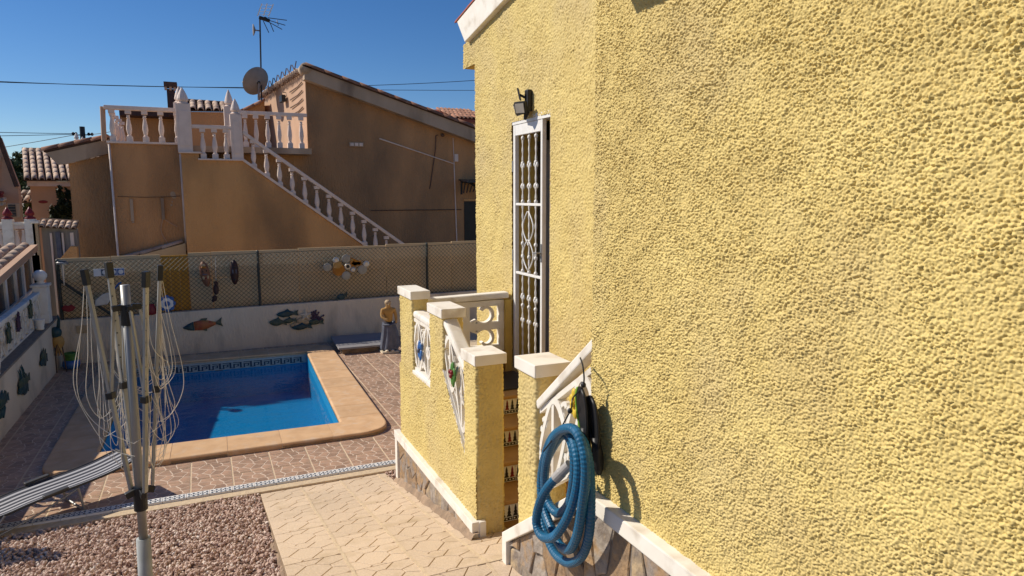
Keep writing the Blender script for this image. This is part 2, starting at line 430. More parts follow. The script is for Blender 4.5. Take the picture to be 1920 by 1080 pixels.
    def mesh(s, name, mats, smooth=False, bevel=0.0, recalc=True, seg=2):
        me = bpy.data.meshes.new(name)
        me.from_pydata(s.v, [], s.f)
        for m_ in (mats if isinstance(mats, (list, tuple)) else [mats]):
            me.materials.append(m_)
        if any(s.m):
            me.polygons.foreach_set("material_index", s.m)
        if recalc or bevel:
            bm = bmesh.new(); bm.from_mesh(me)
            bmesh.ops.recalc_face_normals(bm, faces=bm.faces)
            if bevel:
                es = [e for e in bm.edges if len(e.link_faces) == 2 and e.calc_face_angle(0) > 0.5]
                bmesh.ops.bevel(bm, geom=es, offset=bevel, segments=seg, profile=0.6, affect='EDGES', clamp_overlap=True)
            bm.to_mesh(me); bm.free()
        if smooth:
            me.polygons.foreach_set("use_smooth", [True] * len(me.polygons))
        me.update()
        return me
    def build(s, name, mats, parent=None, smooth=False, bevel=0.0, recalc=True, seg=2):
        o = bpy.data.objects.new(name, s.mesh(name, mats, smooth, bevel, recalc, seg))
        C.objects.link(o)
        if parent is not None: attach(o, parent)
        return o

def place(name, me, parent, loc=(0, 0, 0), rz=0.0, rot=None, scale=None):
    o = bpy.data.objects.new(name, me)
    C.objects.link(o)
    o.location = loc
    o.rotation_euler = rot if rot else (0, 0, rz)
    if scale: o.scale = scale
    if parent is not None: attach(o, parent)
    return o

def copy_tree(o, loc, rz=None, label=None):
    r = o.copy(); C.objects.link(r); r.location = loc
    if rz is not None: r.rotation_euler = (0, 0, rz)
    if label: r['label'] = label
    for ch in list(o.children):
        c = ch.copy(); C.objects.link(c); c.parent = r
        for g in ch.children:
            d = g.copy(); C.objects.link(d); d.parent = c
    return r

def npmesh(name, V, F, material, parent=None, smooth=True):
    me = bpy.data.meshes.new(name)
    V = np.asarray(V, np.float32); F = np.asarray(F, np.int32)
    k = F.shape[1]
    me.vertices.add(len(V)); me.vertices.foreach_set("co", V.ravel())
    me.loops.add(F.size); me.loops.foreach_set("vertex_index", F.ravel())
    me.polygons.add(len(F)); me.polygons.foreach_set("loop_start", np.arange(0, F.size, k, dtype=np.int32))
    me.polygons.foreach_set("loop_total", np.full(len(F), k, np.int32))
    me.polygons.foreach_set("use_smooth", np.full(len(F), smooth))
    me.update(calc_edges=True); me.validate()
    me.materials.append(material)
    o = bpy.data.objects.new(name, me); C.objects.link(o)
    if parent is not None: attach(o, parent)
    return o

# roughcast relief: irregular lumps with pits between them
def _hash(i, j, k):
    x = np.sin(i * 127.1 + j * 311.7 + k * 74.7) * 43758.5453
    return x - np.floor(x)
def lumps(u, v, cell, seed=0.0):
    U, V = u / cell, v / cell
    iu, iv = np.floor(U), np.floor(V)
    h = np.zeros_like(U)
    for du in (-1, 0, 1):
        for dv in (-1, 0, 1):
            ci, cj = iu + du, iv + dv
            px = ci + 0.5 + 0.85 * (_hash(ci, cj, 1 + seed) - 0.5)
            py = cj + 0.5 + 0.85 * (_hash(ci, cj, 2 + seed) - 0.5)
            a = 0.42 + 0.58 * _hash(ci, cj, 3 + seed)
            rs = 0.24 + 0.16 * _hash(ci, cj, 4 + seed)
            d2 = (U - px) ** 2 + (V - py) ** 2
            h = np.maximum(h, a * np.sqrt(np.maximum(0.0, 1 - d2 / (3.6 * rs * rs))))
    return h
def smoothnoise(u, v, cell, seed=0.0):
    U, V = u / cell, v / cell
    iu, iv = np.floor(U), np.floor(V)
    fu, fv = U - iu, V - iv
    fu = fu * fu * (3 - 2 * fu); fv = fv * fv * (3 - 2 * fv)
    a = _hash(iu, iv, seed); b = _hash(iu + 1, iv, seed); c = _hash(iu, iv + 1, seed); d = _hash(iu + 1, iv + 1, seed)
    return (a * (1 - fu) + b * fu) * (1 - fv) + (c * (1 - fu) + d * fu) * fv
def stucco_h(u, v, cell, amp, seed=0.0):
    wu = u + 0.35 * cell * (smoothnoise(u, v, cell * 1.3, seed + 9) - 0.5)
    wv = v + 0.35 * cell * (smoothnoise(u, v, cell * 1.3, seed + 5) - 0.5)
    h = 0.72 * lumps(wu, wv, cell, seed) + 0.38 * lumps(wu + 3.3, wv + 1.7, cell * 0.6, seed + 20) * (0.4 + 0.9 * smoothnoise(u, v, cell * 2.1, seed + 30))
    h += 0.35 * (smoothnoise(u, v, cell * 5, seed + 40) - 0.5)
    return h * amp * (0.72 + 0.55 * smoothnoise(u, v, cell * 11, seed + 50))
def stucco_face(name, org, ud, vd, nd, U, V, step, cell, amp, parent, mask=None, seed=0.0):
    nu, nv = int(U / step) + 1, int(V / step) + 1
    u = np.linspace(0, U, nu); v = np.linspace(0, V, nv)
    uu, vv = np.meshgrid(u, v, indexing='ij')
    h = stucco_h(uu, vv, cell, amp, seed)
    P = np.array(org)[None, None] + uu[..., None] * np.array(ud) + vv[..., None] * np.array(vd) + h[..., None] * np.array(nd)
    idx = np.arange(nu * nv).reshape(nu, nv)
    F = np.stack([idx[:-1, :-1], idx[1:, :-1], idx[1:, 1:], idx[:-1, 1:]], -1).reshape(-1, 4)
    if mask is not None:
        uc = (uu[:-1, :-1] + step / 2).ravel(); vc = (vv[:-1, :-1] + step / 2).ravel()
        F = F[mask(uc, vc)]
    n = np.cross(ud, vd)
    if np.dot(n, nd) < 0: F = F[:, ::-1]
    return npmesh(name, P.reshape(-1, 3), F, M['stucco'], parent)
def stucco_pillar(name, x0, x1, y0, y1, z0, z1, parent, step=0.0062, cell=0.0145, amp=0.0125, seed=0.0, c=0.012):
    """four roughcast sides with slightly rounded corners"""
    pts, nr = [], []
    def seg(a, b, n):
        L = math.hypot(b[0] - a[0], b[1] - a[1]); k = max(2, int(L / step))
        for i in range(k):
            t = i / k
            pts.append((a[0] + (b[0] - a[0]) * t, a[1] + (b[1] - a[1]) * t)); nr.append(n)
    seg((x0 + c, y0), (x1 - c, y0), (0, -1)); seg((x1 - c, y0), (x1, y0 + c), (.7, -.7))
    seg((x1, y0 + c), (x1, y1 - c), (1, 0)); seg((x1, y1 - c), (x1 - c, y1), (.7, .7))
    seg((x1 - c, y1), (x0 + c, y1), (0, 1)); seg((x0 + c, y1), (x0, y1 - c), (-.7, .7))
    seg((x0, y1 - c), (x0, y0 + c), (-1, 0)); seg((x0, y0 + c), (x0 + c, y0), (-.7, -.7))
    p = np.array(pts); n = np.array(nr); k = len(p)
    d = np.r_[0, np.cumsum(np.hypot(*(np.diff(p, axis=0)).T))]
    nz = int((z1 - z0) / step) + 1
    z = np.linspace(z0, z1, nz)
    uu, vv = np.meshgrid(d, z, indexing='ij')
    h = stucco_h(uu, vv + 7, cell, amp, seed)
    P = np.empty((k, nz, 3)); P[..., 0] = p[:, None, 0] + n[:, None, 0] * h; P[..., 1] = p[:, None, 1] + n[:, None, 1] * h; P[..., 2] = vv
    idx = np.arange(k * nz).reshape(k, nz); nx = np.roll(idx, -1, 0)
    F = np.stack([idx[:, :-1], nx[:, :-1], nx[:, 1:], idx[:, 1:]], -1).reshape(-1, 4)
    return npmesh(name, P.reshape(-1, 3), F, M['stucco'], parent)

def clip_poly(poly, a, b, c):
    """keep a*x + b*y <= c"""
    out = []
    for i in range(len(poly)):
        p, q = poly[i], poly[(i + 1) % len(poly)]
        dp, dq = a * p[0] + b * p[1] - c, a * q[0] + b * q[1] - c
        if dp <= 0: out.append(p)
        if (dp < 0 < dq) or (dq < 0 < dp):
            t = dp / (dp - dq)
            out.append((p[0] + (q[0] - p[0]) * t, p[1] + (q[1] - p[1]) * t))
    return out
def voronoi(seeds, region, gap):
    cells = []
    for i, s in enumerate(seeds):
        poly = list(region)
        for j, q in enumerate(seeds):
            if i == j: continue
            a, b = q[0] - s[0], q[1] - s[1]
            L = math.hypot(a, b)
            if L < 1e-6 or L > 1.2: continue
            a /= L; b /= L
            mid = (a * (s[0] + q[0]) + b * (s[1] + q[1])) / 2
            poly = clip_poly(poly, a, b, mid - gap / 2)
            if len(poly) < 3: break
        if len(poly) >= 3: cells.append(poly)
    return cells
def area(p): return 0.5 * abs(sum(p[i][0] * p[(i + 1) % len(p)][1] - p[(i + 1) % len(p)][0] * p[i][1] for i in range(len(p))))
def inset(poly, d):
    cx = sum(p[0] for p in poly) / len(poly); cy = sum(p[1] for p in poly) / len(poly)
    out = []
    for p in poly:
        L = math.hypot(p[0] - cx, p[1] - cy) or 1
        k = max(0.3, 1 - d / L)
        out.append((cx + (p[0] - cx) * k, cy + (p[1] - cy) * k))
    return out
def slab(mb, poly, z0, z1, b, mi=0):
    """flat piece with a chamfered top rim, poly in x,y"""
    n = len(poly); ip = inset(poly, b)
    vs = [(p[0], p[1], z0) for p in poly] + [(p[0], p[1], z1 - b * 0.6) for p in poly] + [(p[0], p[1], z1) for p in ip]
    fs = [tuple(range(2 * n, 3 * n))]
    for i in range(n):
        j = (i + 1) % n
        fs += [(i, j, n + j, n + i), (n + i, n + j, 2 * n + j, 2 * n + i)]
    mb.add(vs, fs, mi)
def spline(pts, n=8, closed=False):
    P = [Vector(p) for p in pts]; out = []
    k = len(P)
    for i in range(k if closed else k - 1):
        p0 = P[(i - 1) % k] if (closed or i > 0) else P[0]
        p1, p2 = P[i], P[(i + 1) % k]
        p3 = P[(i + 2) % k] if (closed or i + 2 < k) else P[-1]
        for s in range(n):
            t = s / n
            out.append(0.5 * ((2 * p1) + (p2 - p0) * t + (2 * p0 - 5 * p1 + 4 * p2 - p3) * t * t + (3 * p1 - p0 - 3 * p2 + p3) * t ** 3))
    if not closed: out.append(P[-1])
    return out

# ================================================================== ground, terrace, pool
TZ = -2.90                                        # pool terrace level
def path_z(y): return -2.91 + 0.19 * (6.87 - max(y, 3.8))
def gravel_z(y): return -2.90 + 0.135 * (6.85 - y)

g = MB()
HX0, HX1, HY0, HY1 = -1.55, 1.9, 8.2, 13.2
for (a, b, c, d) in ((-700, HX0, -700, 900), (HX1, 700, -700, 900), (HX0, HX1, -700, HY0), (HX0, HX1, HY1, 900)):
    g.add([(a, c, -3.2), (b, c, -3.2), (b, d, -3.2), (a, d, -3.2)], [(0, 1, 2, 3)])
ground = tag(g.build('ground', M['asphalt'], recalc=False), kind='structure')

# terrace: a bed with every stamped tile on it
tb = MB()
for (a, b, c, d) in ((-2.36, HX0, 6.96, 13.86), (HX1, 6.0, 6.96, 13.86), (HX0, HX1, 6.96, HY0), (HX0, HX1, HY1, 13.86)):
    tb.box(a, b, c, d, -3.15, TZ - 0.004)
terrace = tag(tb.build('pool_terrace', M['grout'], recalc=False), kind='structure')

def crazy_cells(seed):
    r = random.Random(seed)
    seeds = []
    for i in range(400):
        p = (r.uniform(0, 0.4), r.uniform(0, 0.4))
        if all(math.hypot((p[0] - q[0]) * 1.0, (p[1] - q[1]) * 1.5) > 0.104 for q in seeds): seeds.append(p)
    return voronoi(seeds, [(0.008, 0.008), (0.392, 0.008), (0.392, 0.392), (0.008, 0.392)], 0.009)
CR = [crazy_cells(i) for i in range(5)]
def crazy_mesh(cells, rect=(0, 0.4, 0, 0.4)):
    x0, x1, y0, y1 = rect
    mb = MB()
    mb.box(x0 + 0.006, x1 - 0.006, y0 + 0.006, y1 - 0.006, -0.013, -0.0018, 0)
    for p in cells:
        q = p
        for (a, b, c) in ((1, 0, x1 - .004), (-1, 0, -x0 - .004), (0, 1, y1 - .004), (0, -1, -y0 - .004)):
            if len(q) >= 3: q = clip_poly(q, a, b, c)
        if len(q) >= 3 and area(q) > 2e-4: slab(mb, q, -0.0018, 0.0, 0.003, 1)
    return mb.mesh('tile', [M['tilebase'], M['crazy']], recalc=False)
CRM = [crazy_mesh(c) for c in CR]
H = (-1.5, 1.84, 8.25, 13.1)
k = 0
x = 0.545 - 8 * 0.4
while x < 5.8:
    y = 7.065
    while y < 13.6:
        rx0, rx1, ry0, ry1 = x, x + 0.4, y, y + 0.4
        inside = rx0 < H[1] and rx1 > H[0] and ry0 < H[3] and ry1 > H[2]
        full_in = rx0 >= H[0] and rx1 <= H[1] and ry0 >= H[2] and ry1 <= H[3]
        hidden = x > 3.6 or (x > 2.2 and y < 8)
        if not full_in and not hidden and rx1 > -2.36:
            k += 1
            if not inside:
                place('tile', CRM[k % 5], terrace, (x, y, TZ + random.uniform(-.001, .001)))
            else:
                ox0, ox1 = max(rx0, H[0]) - x, min(rx1, H[1]) - x
                oy0, oy1 = max(ry0, H[2]) - y, min(ry1, H[3]) - y
                rect = None
                if oy0 <= 1e-6 and oy1 >= 0.4 - 1e-6: rect = (0, ox0, 0, 0.4) if ox1 >= 0.4 - 1e-6 else (ox1, 0.4, 0, 0.4)
                elif ox0 <= 1e-6 and ox1 >= 0.4 - 1e-6: rect = (0, 0.4, 0, oy0) if oy1 >= 0.4 - 1e-6 else (0, 0.4, oy1, 0.4)
                else: rect = (0, 0.4, 0, oy0) if oy0 > 0.05 else (0, 0.4, oy1, 0.4)
                if rect[1] - rect[0] > 0.03 and rect[3] - rect[2] > 0.03:
                    place('tile', crazy_mesh(CR[k % 5], rect), terrace, (x, y, TZ))
        y += 0.4
    x += 0.4

# ------------------------------------------------------------------ pool
pool = thing('swimming_pool', 'blue tiled garden pool with sandstone coping and a greek key border', 'pool', (0.2, 10.7, -2.9))
I4 = [(-1.2, 8.61), (1.458, 8.515), (1.632, 12.85), (-1.2, 12.97)]
O4 = [(-1.70, 8.06), (2.0, 7.995), (2.14, 13.33), (-1.70, 13.46)]
CT, CB = -2.838, -2.899
def lerp2(a, b, t): return (a[0] + (b[0] - a[0]) * t, a[1] + (b[1] - a[1]) * t)
def perp_foot(p, a, b):
    d = (b[0] - a[0], b[1] - a[1]); L2 = d[0] ** 2 + d[1] ** 2
    return ((p[0] - a[0]) * d[0] + (p[1] - a[1]) * d[1]) / L2
def cop(sections, name='coping_stone', m_=None, drop=0.0):
    """one stone with rounded inner and outer lips, lofted through (inner, outer) cross sections"""
    mb = MB(); top = CT - drop; r = 0.024; vs = []
    for (p, q) in sections:
        W_ = math.hypot(q[0] - p[0], q[1] - p[1]); ux, uy = (q[0] - p[0]) / W_, (q[1] - p[1]) / W_
        pr_ = [(0.012, CB - .02), (0, top - .045)] + [(r - r * math.cos(t_), top - r + r * math.sin(t_)) for t_ in (0, .5, 1.0, PI / 2)]
        pr_ += [(W_ - r + r * math.sin(t_), top - r + r * math.cos(t_)) for t_ in (0, .55, 1.05, PI / 2)] + [(W_, CB)]
        vs += [(p[0] + ux * d, p[1] + uy * d, z) for d, z in pr_]
    k = 11; n = len(sections)
    fs = [(i * k + j, (i + 1) * k + j, (i + 1) * k + (j + 1) % k, i * k + (j + 1) % k) for i in range(n - 1) for j in range(k)]
    fs += [tuple(range(k)), tuple((n - 1) * k + j for j in range(k))]
    mb.add(vs, fs); mb.build(name, m_ or M['coping'], pool)
allsec = []
corner_in, gp = 0.16, 0.006
for s in range(4):
    a, b = I4[s], I4[(s + 1) % 4]
    oa, ob = O4[s], O4[(s + 1) % 4]
    L = math.hypot(b[0] - a[0], b[1] - a[1])
    n = max(1, round((L - 2 * corner_in) / 0.52))
    ts = [corner_in / L + (1 - 2 * corner_in / L) * i / n for i in range(n + 1)]
    for i in range(n):
        g0, g1 = ts[i] + gp / L / 2, ts[i + 1] - gp / L / 2
        p, q = lerp2(a, b, g0), lerp2(a, b, g1)
        cop([(p, lerp2(oa, ob, perp_foot(p, oa, ob))), (q, lerp2(oa, ob, perp_foot(q, oa, ob)))])
    # corner at a
    pz, oz = I4[s - 1], O4[s - 1]
    Lp = math.hypot(a[0] - pz[0], a[1] - pz[1])
    q = lerp2(a, b, ts[0] - gp / L / 2); oq = lerp2(oa, ob, perp_foot(q, oa, ob))
    r = lerp2(a, pz, (corner_in - gp / 2) / Lp); orr = lerp2(oa, oz, perp_foot(r, oa, oz))
    R_ = 0.40
    Lo = math.hypot(ob[0] - oa[0], ob[1] - oa[1]); Lz = math.hypot(oz[0] - oa[0], oz[1] - oa[1])
    c1, c2 = lerp2(oa, ob, R_ / Lo), lerp2(oa, oz, R_ / Lz)
    cv = []
    for i in range(9):
        t = i / 8
        cv.append(lerp2(lerp2(c1, oa, t), lerp2(oa, c2, t), t))
    icv = [lerp2(lerp2(lerp2(a, b, .04 / L), a, t_), lerp2(a, lerp2(a, pz, .04 / Lp), t_), t_) for t_ in [i / 8 for i in range(9)]]
    sec = [(q, oq)] + list(zip(icv, cv)) + [(r, orr)]
    cop(sec); allsec += sec[::-1]
cop(allsec + [allsec[0]], 'coping_bed', M['grout'], 0.004)
WZ, FZ = -3.065, -3.58
b = MB()
for s in range(4):
    p, q = I4[s], I4[(s + 1) % 4]
    ang = 0.012
    b.add([(p[0], p[1], CB), (q[0], q[1], CB), (q[0], q[1], FZ), (p[0], p[1], FZ)], [(0, 1, 2, 3)])
b.add([(p[0], p[1], FZ) for p in I4], [(0, 1, 2, 3)])
b.build('basin', M['poolblue'], pool, recalc=False)
# the pale border band with its keys, on the far wall
bl, br = I4[3], I4[2]
dirx = Vector((br[0] - bl[0], br[1] - bl[1], 0)).normalized()
nrm = Vector((dirx.y, -dirx.x, 0))
LB = math.hypot(br[0] - bl[0], br[1] - bl[1])
def onwall(u, z, d): return Vector((bl[0], bl[1], z)) + dirx * u + nrm * d
mb = MB()
mb.obox(onwall(LB / 2, -2.978, 0.003), dirx * (LB / 2 - 0.004), nrm * 0.003, (0, 0, 0.077))
mb.build('border_band', M['key_light'], pool)
km = MB()
kw = 0.172
def kb(u0, u1, z0, z1): km.box(u0, u1, -0.003, 0.003, z0, z1)
kb(0.0, kw - .03, -0.012, 0.0); kb(kw - .062, kw - .03, -0.105, -0.012); kb(0.0, 0.026, -0.105, -0.03)
kb(0.026, kw - .07, -0.044, -0.03); kb(kw - .10, kw - .078, -0.08, -0.044); kb(0.045, kw - .10, -0.08, -0.068)
kb(kw - .03, kw, -0.105, -0.095)
kme = km.mesh('greek_key', M['key_dark'])
for i in range(int(LB / kw)):
    p = onwall(0.02 + i * kw, -2.935, 0.007)
    place('greek_key', kme, pool, p, math.atan2(dirx.y, dirx.x))
wt = MB()
wt.add([(p[0], p[1], WZ) for p in I4], [(0, 1, 2, 3)])
wat = wt.build('water', M['water'], recalc=False)
wat['kind'] = 'structure'
sk = MB()
sk.box(0.02, 0.22, 0, 0.03, -0.07, 0.05)
place('skimmer_mouth', sk.mesh('skimmer_mouth', M['teal'], bevel=0.006), pool, onwall(1.25, -3.0, 0.006))

# ------------------------------------------------------------------ border strip, kerb, path, gravel
kbm = MB(); kbm.box(-2.36, 2.0, 6.845, 6.957, -3.15, -2.884)
kerb = tag(kbm.build('concrete_kerb', M['grout'], bevel=0.008), kind='structure')
bt = MB()
bt.box(0.002, 0.203, 0.0, 0.105, -0.05, 0.0, 0)
for i in range(5):
    for (off, ph) in ((0.030, 0), (0.075, 0), (0.0525, .5)):
        cx = 0.0225 + (i + ph) * 0.040
        if ph and i == 4: continue
        w_, h_ = (0.0135, 0.0165) if not ph else (0.009, 0.012)
        bt.add([(cx - w_, off, 0.0012), (cx, off - h_, 0.0012), (cx + w_, off, 0.0012), (cx, off + h_, 0.0012)], [(0, 1, 2, 3)], 1)
bt.box(0.004, 0.201, 0.001, 0.006, 0, 0.0014, 1)
btm = bt.mesh('border_tile', [M['whiteclean'], M['key_dark']], recalc=False)
strip = tag(bpy.data.objects.new('tile_border', None), kind='structure'); C.objects.link(strip)
x = -2.34
while x < 1.85:
    place('border_tile', btm, strip, (x, 6.958, -2.866), 0); x += 0.2055

TW = 0.39
r_ = random.Random(3)
hs = []
for j in range(-1, 5):
    for i in range(-1, 4):
        hs.append((i * 0.26 + (0.13 if j % 2 else 0) + 0.03 + (0.03 if (i + j) % 2 else -0.03), j * 0.13 + 0.05 + (0.018 if i % 2 else -0.018)))
def path_cells(rect):
    x0, x1, y0, y1 = rect
    return voronoi(hs, [(x0, y0), (x1, y0), (x1, y1), (x0, y1)], 0.0062)
def path_mesh(wx, wy):
    mb = MB()
    mb.box(0.004, wx - 0.004, 0.0015, wy - 0.0015, -0.045, -0.007, 1)
    for p in path_cells((0.006, wx - 0.006, 0.001, wy - 0.001)):
        if area(p) > 1e-4: slab(mb, p, -0.007, 0.0, 0.0035, 0)
    return mb.mesh('tile', [M['pathtile'], M['pathgroove']], recalc=False)
path_full = path_mesh(TW, TW)
pbase = MB()
ang = math.atan(0.19)
PX0, PX1 = 0.37, 1.62
ply = [(PX0 + .02, 6.87, -3.18), (PX0 + .02, 6.87, path_z(6.87) - .045), (PX0 + .02, 3.8, path_z(3.8) - .045), (PX0 + .02, 1.8, path_z(3.8) - .045), (PX0 + .02, 1.8, -3.18)]
pbase.extr(ply, (3.0, 0, 0))
path = tag(pbase.build('garden_path', M['skirt']), kind='structure')
mw = path_mesh(PX1 - (PX0 + 3 * TW), TW)
row = 0
y = 6.865
ca = math.cos(ang)
while y - TW * ca > 3.79:
    y1 = y - TW * ca
    for c_ in range(4):
        me = path_full if c_ < 3 else (path_full if y1 < 4.3 else mw)
        place('tile', me, path, (PX0 + c_ * TW, y1, path_z(y1) + random.uniform(-.0015, .0015)), rot=(-ang, 0, 0))
    y = y1
yl = y
zl = path_z(yl)
while y > 2.3:
    for c_ in range(6):
        place('tile', path_full, path, (PX0 + c_ * TW, y - TW, zl + random.uniform(-.0015, .0015)))
    y -= TW
for c_ in range(1, 4):
    gx = PX0 + c_ * TW
    gm = MB()
    n = 40
    for seg_ in ((6.86, yl), (yl, 2.4)):
        pts = [(gx + random.uniform(-.004, .004), seg_[0] + (seg_[1] - seg_[0]) * i / n) for i in range(n + 1)]
        zf = (lambda yy: path_z(yy)) if seg_[0] > yl else (lambda yy: zl)
        gm.strip(pts, 0.022, 0.012, lambda u, v, d, zf=zf: (u, v, zf(v) - 0.003 + d))
    gm.build('grout_line', M['grout'], path)
gm = MB()
gm.strip([(PX0 + i * .1 + 1.1, yl + random.uniform(-.004, .004)) for i in range(13)], 0.022, 0.012, lambda u, v, d: (u, v, zl - 0.001 + d))
gm.build('grout_line', M['grout'], path)
# rough stony side of the path
sm = MB()
for i in range(9):
    y0 = 3.3 + i * 0.29
    zt = min(path_z(y0), path_z(y0 + .29)) - 0.05
    sm.box(PX0 - random.uniform(.0, .03), PX0 + .03, y0 + .006, y0 + .284, gravel_z(y0) - .1, zt)
sm.build('path_side_stone', M['skirt'], path, bevel=0.015)

# gravel bed and its pebbles
gb = MB()
gb.add([(-2.4, 6.85, gravel_z(6.85) - .02), (PX0 + .05, 6.85, gravel_z(6.85) - .02), (PX0 + .05, 1.0, gravel_z(1.0) - .02), (-2.4, 1.0, gravel_z(1.0) - .02),
        (-2.4, 6.85, -3.19), (PX0 + .05, 6.85, -3.19), (PX0 + .05, 1.0, -3.19), (-2.4, 1.0, -3.19)],
       [(0, 1, 2, 3), (0, 4, 5, 1), (1, 5, 6, 2), (2, 6, 7, 3), (3, 7, 4, 0)])
tag(gb.build('gravel_bed', M['gravelbed']), kind='structure')
bm = bmesh.new(); bmesh.ops.create_icosphere(bm, subdivisions=1, radius=1.0)
iv = np.array([v.co[:] for v in bm.verts]); ifc = np.array([[v.index for v in f.verts] for f in bm.faces]); bm.free()
def pebbles(name, pos, size, parent=None):
    n = len(pos)
    q = RNG.normal(size=(n, 4)); q /= np.linalg.norm(q, axis=1)[:, None]
    a, b_, c_, d_ = q.T
    R = np.stack([np.stack([1 - 2 * (c_ * c_ + d_ * d_), 2 * (b_ * c_ - a * d_), 2 * (b_ * d_ + a * c_)], -1),
                  np.stack([2 * (b_ * c_ + a * d_), 1 - 2 * (b_ * b_ + d_ * d_), 2 * (c_ * d_ - a * b_)], -1),
                  np.stack([2 * (b_ * d_ - a * c_), 2 * (c_ * d_ + a * b_), 1 - 2 * (b_ * b_ + c_ * c_)], -1)], 1)
    sc = size[:, None] * RNG.uniform(0.6, 1.15, (n, 3))
    base = iv[None] * (1 + RNG.uniform(-.22, .22, (n, len(iv), 1)))
    V = np.einsum('nij,nkj->nki', R, base * sc[:, None, :]) + pos[:, None, :]
    F = ifc[None] + (np.arange(n) * len(iv))[:, None, None]
    return npmesh(name, V.reshape(-1, 3), F.reshape(-1, 3), M['gravel'], parent, smooth=False)
N = 20000
px = RNG.uniform(-2.38, PX0 - .005, N); py = 3.0 + (6.84 - 3.0) * RNG.uniform(0, 1, N)
pz = gravel_z(py) + RNG.uniform(-.02, .012, N) + 0.03 * (smoothnoise(px, py, .5, 3) - .5)
P = np.stack([px, py, pz], 1)
P2 = np.stack([RNG.uniform(PX1 + .0, 1.9, 500), RNG.uniform(6.36, 6.84, 500), -2.90 + RNG.uniform(-.02, .01, 500)], 1)
P = np.r_[P, P2]
tag(pebbles('gravel', P, RNG.uniform(0.008, 0.0195, len(P))), kind='stuff')
# ================================================================== yellow house
WX, NX = 2.72, 1.70                                # door wall and near wall planes
house = thing('yellow_house', 'yellow roughcast house with white verge board and stone plinth on the right', 'house', (4.0, 2.0, -2.9))
# near block core and skin
mb = MB(); mb.box(NX + .012, 6, -4, 2.79, -3.2, 1.5); mb.build('wall', M['smooth_yellow'], house)
stucco_face('wall', (NX, 0.82, -1.44), (0, 1, 0), (0, 0, 1), (-1, 0, 0), 1.977, 2.33, 0.0028, 0.0080, 0.0130, house, seed=1.0)
stucco_face('wall', (NX, 0.82, 0.888), (0, 1, 0), (0, 0, 1), (-1, 0, 0), 1.977, .25, 0.006, 0.012, 0.0120, house, seed=1.0)
stucco_face('wall', (NX, -0.9, -1.44), (0, 1, 0), (0, 0, 1), (-1, 0, 0), 1.722, 2.55, 0.006, 0.0115, 0.0120, house, seed=1.0)
stucco_face('wall', (NX, -3.5, -1.44), (0, 1, 0), (0, 0, 1), (-1, 0, 0), 2.604, 2.55, 0.014, 0.028, 0.0105, house, seed=1.0)
stucco_face('wall', (WX, 2.80, -1.75), (0, 1, 0), (0, 0, 1), (-1, 0, 0), 1.504, 3.4, 0.009, 0.018, 0.0145, house, seed=4.0)
# door wall with the opening for the grille gate
DY0, DY1, DZ0, DZ1 = 5.20, 5.985, -1.66, 0.69
def dmask(u, v):
    y, z = 4.30 + u, -1.75 + v
    return ~((y > DY0) & (y < DY1) & (z > DZ0) & (z < DZ1)) & (z < 1.61 + (7.28 - y) * 0.164 + .02) & ((y < 6.93) | (z > 1.385))
stucco_face('wall', (WX, 4.30, -1.75), (0, 1, 0), (0, 0, 1), (-1, 0, 0), 2.97, 3.8, 0.0066, 0.0145, 0.0150, house, mask=dmask, seed=4.0)
mb = MB()
mb.box(WX + .01, WX + .25, 2.79, DY0, -3.2, 1.65); mb.box(WX + .01, WX + .25, DY1, 6.92, -3.2, 1.62)
mb.box(WX + .01, WX + .25, DY0, DY1, -3.2, DZ0); mb.box(WX + .01, WX + .25, DY0, DY1, DZ1, 1.65)
mb.box(WX + .25, 8.5, 2.79, 2.9, -3.2, 1.6); mb.box(WX + .25, 8.5, 6.8, 6.92, -3.2, 1.6)
mb.box(WX + .01, 8.5, 6.92, 7.26, 1.385, 1.60)
mb.box(WX + .0, WX + .25, 4.05, 6.91, -3.2, -1.76)
mb.build('wall', M['smooth_yellow'], house)
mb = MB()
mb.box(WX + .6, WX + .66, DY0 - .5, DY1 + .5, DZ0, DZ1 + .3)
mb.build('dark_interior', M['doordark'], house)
mb = MB()
for i in range(9):
    mb.extr([(WX + .40, DY0 + .26 + i * .085, DZ0), (WX + .37, DY0 + .30 + i * .085, DZ0), (WX + .40, DY0 + .345 + i * .085, DZ0), (WX + .41, DY0 + .30 + i * .085, DZ0)], (0, 0, 2.2))
mb.build('curtain', M['greycloth'], house)
# verge board and roof of the door gable
def vz(y, z0, y0=7.07): return z0 + (y0 - y) * 0.164
mb = MB()
mb.extr([(2.655, 7.07, 1.628), (2.655, 7.30, 1.885), (2.655, 2.2, vz(2.2, 1.885, 7.30)), (2.655, 2.2, vz(2.2, 1.628))], (0.09, 0, 0))
mb.build('verge_board', M['white'], house, bevel=0.008)
rf = MB()
rf.extr([(2.648, 7.34, 1.885), (2.648, 7.34, 1.90), (2.648, 2.2, vz(2.2, 1.90, 7.34)), (2.648, 2.2, vz(2.2, 1.885, 7.34))], (6, 0, 0))
roof_ = rf.build('roof', M['roofred'], house)
def barrel(r, L, taper=0.86, n=8, th=0.012):
    mb = MB(); vs = []
    for (y, rr) in ((0, r), (L, r * taper)):
        for q in (rr, rr - th):
            for i in range(n + 1):
                a = PI * i / n
                vs.append((q * math.cos(a), y, q * math.sin(a)))
    k = n + 1; fs = []
    for i in range(n):
        fs += [(i, i + 1, 2 * k + i + 1, 2 * k + i), (k + i, 3 * k + i, 3 * k + i + 1, k + i + 1), (i, k + i, k + i + 1, i + 1), (2 * k + i, 2 * k + i + 1, 3 * k + i + 1, 3 * k + i)]
    return mb.add(vs, fs)
vt = barrel(0.045, 0.42).mesh('verge_tile', M['roofred'], smooth=True)
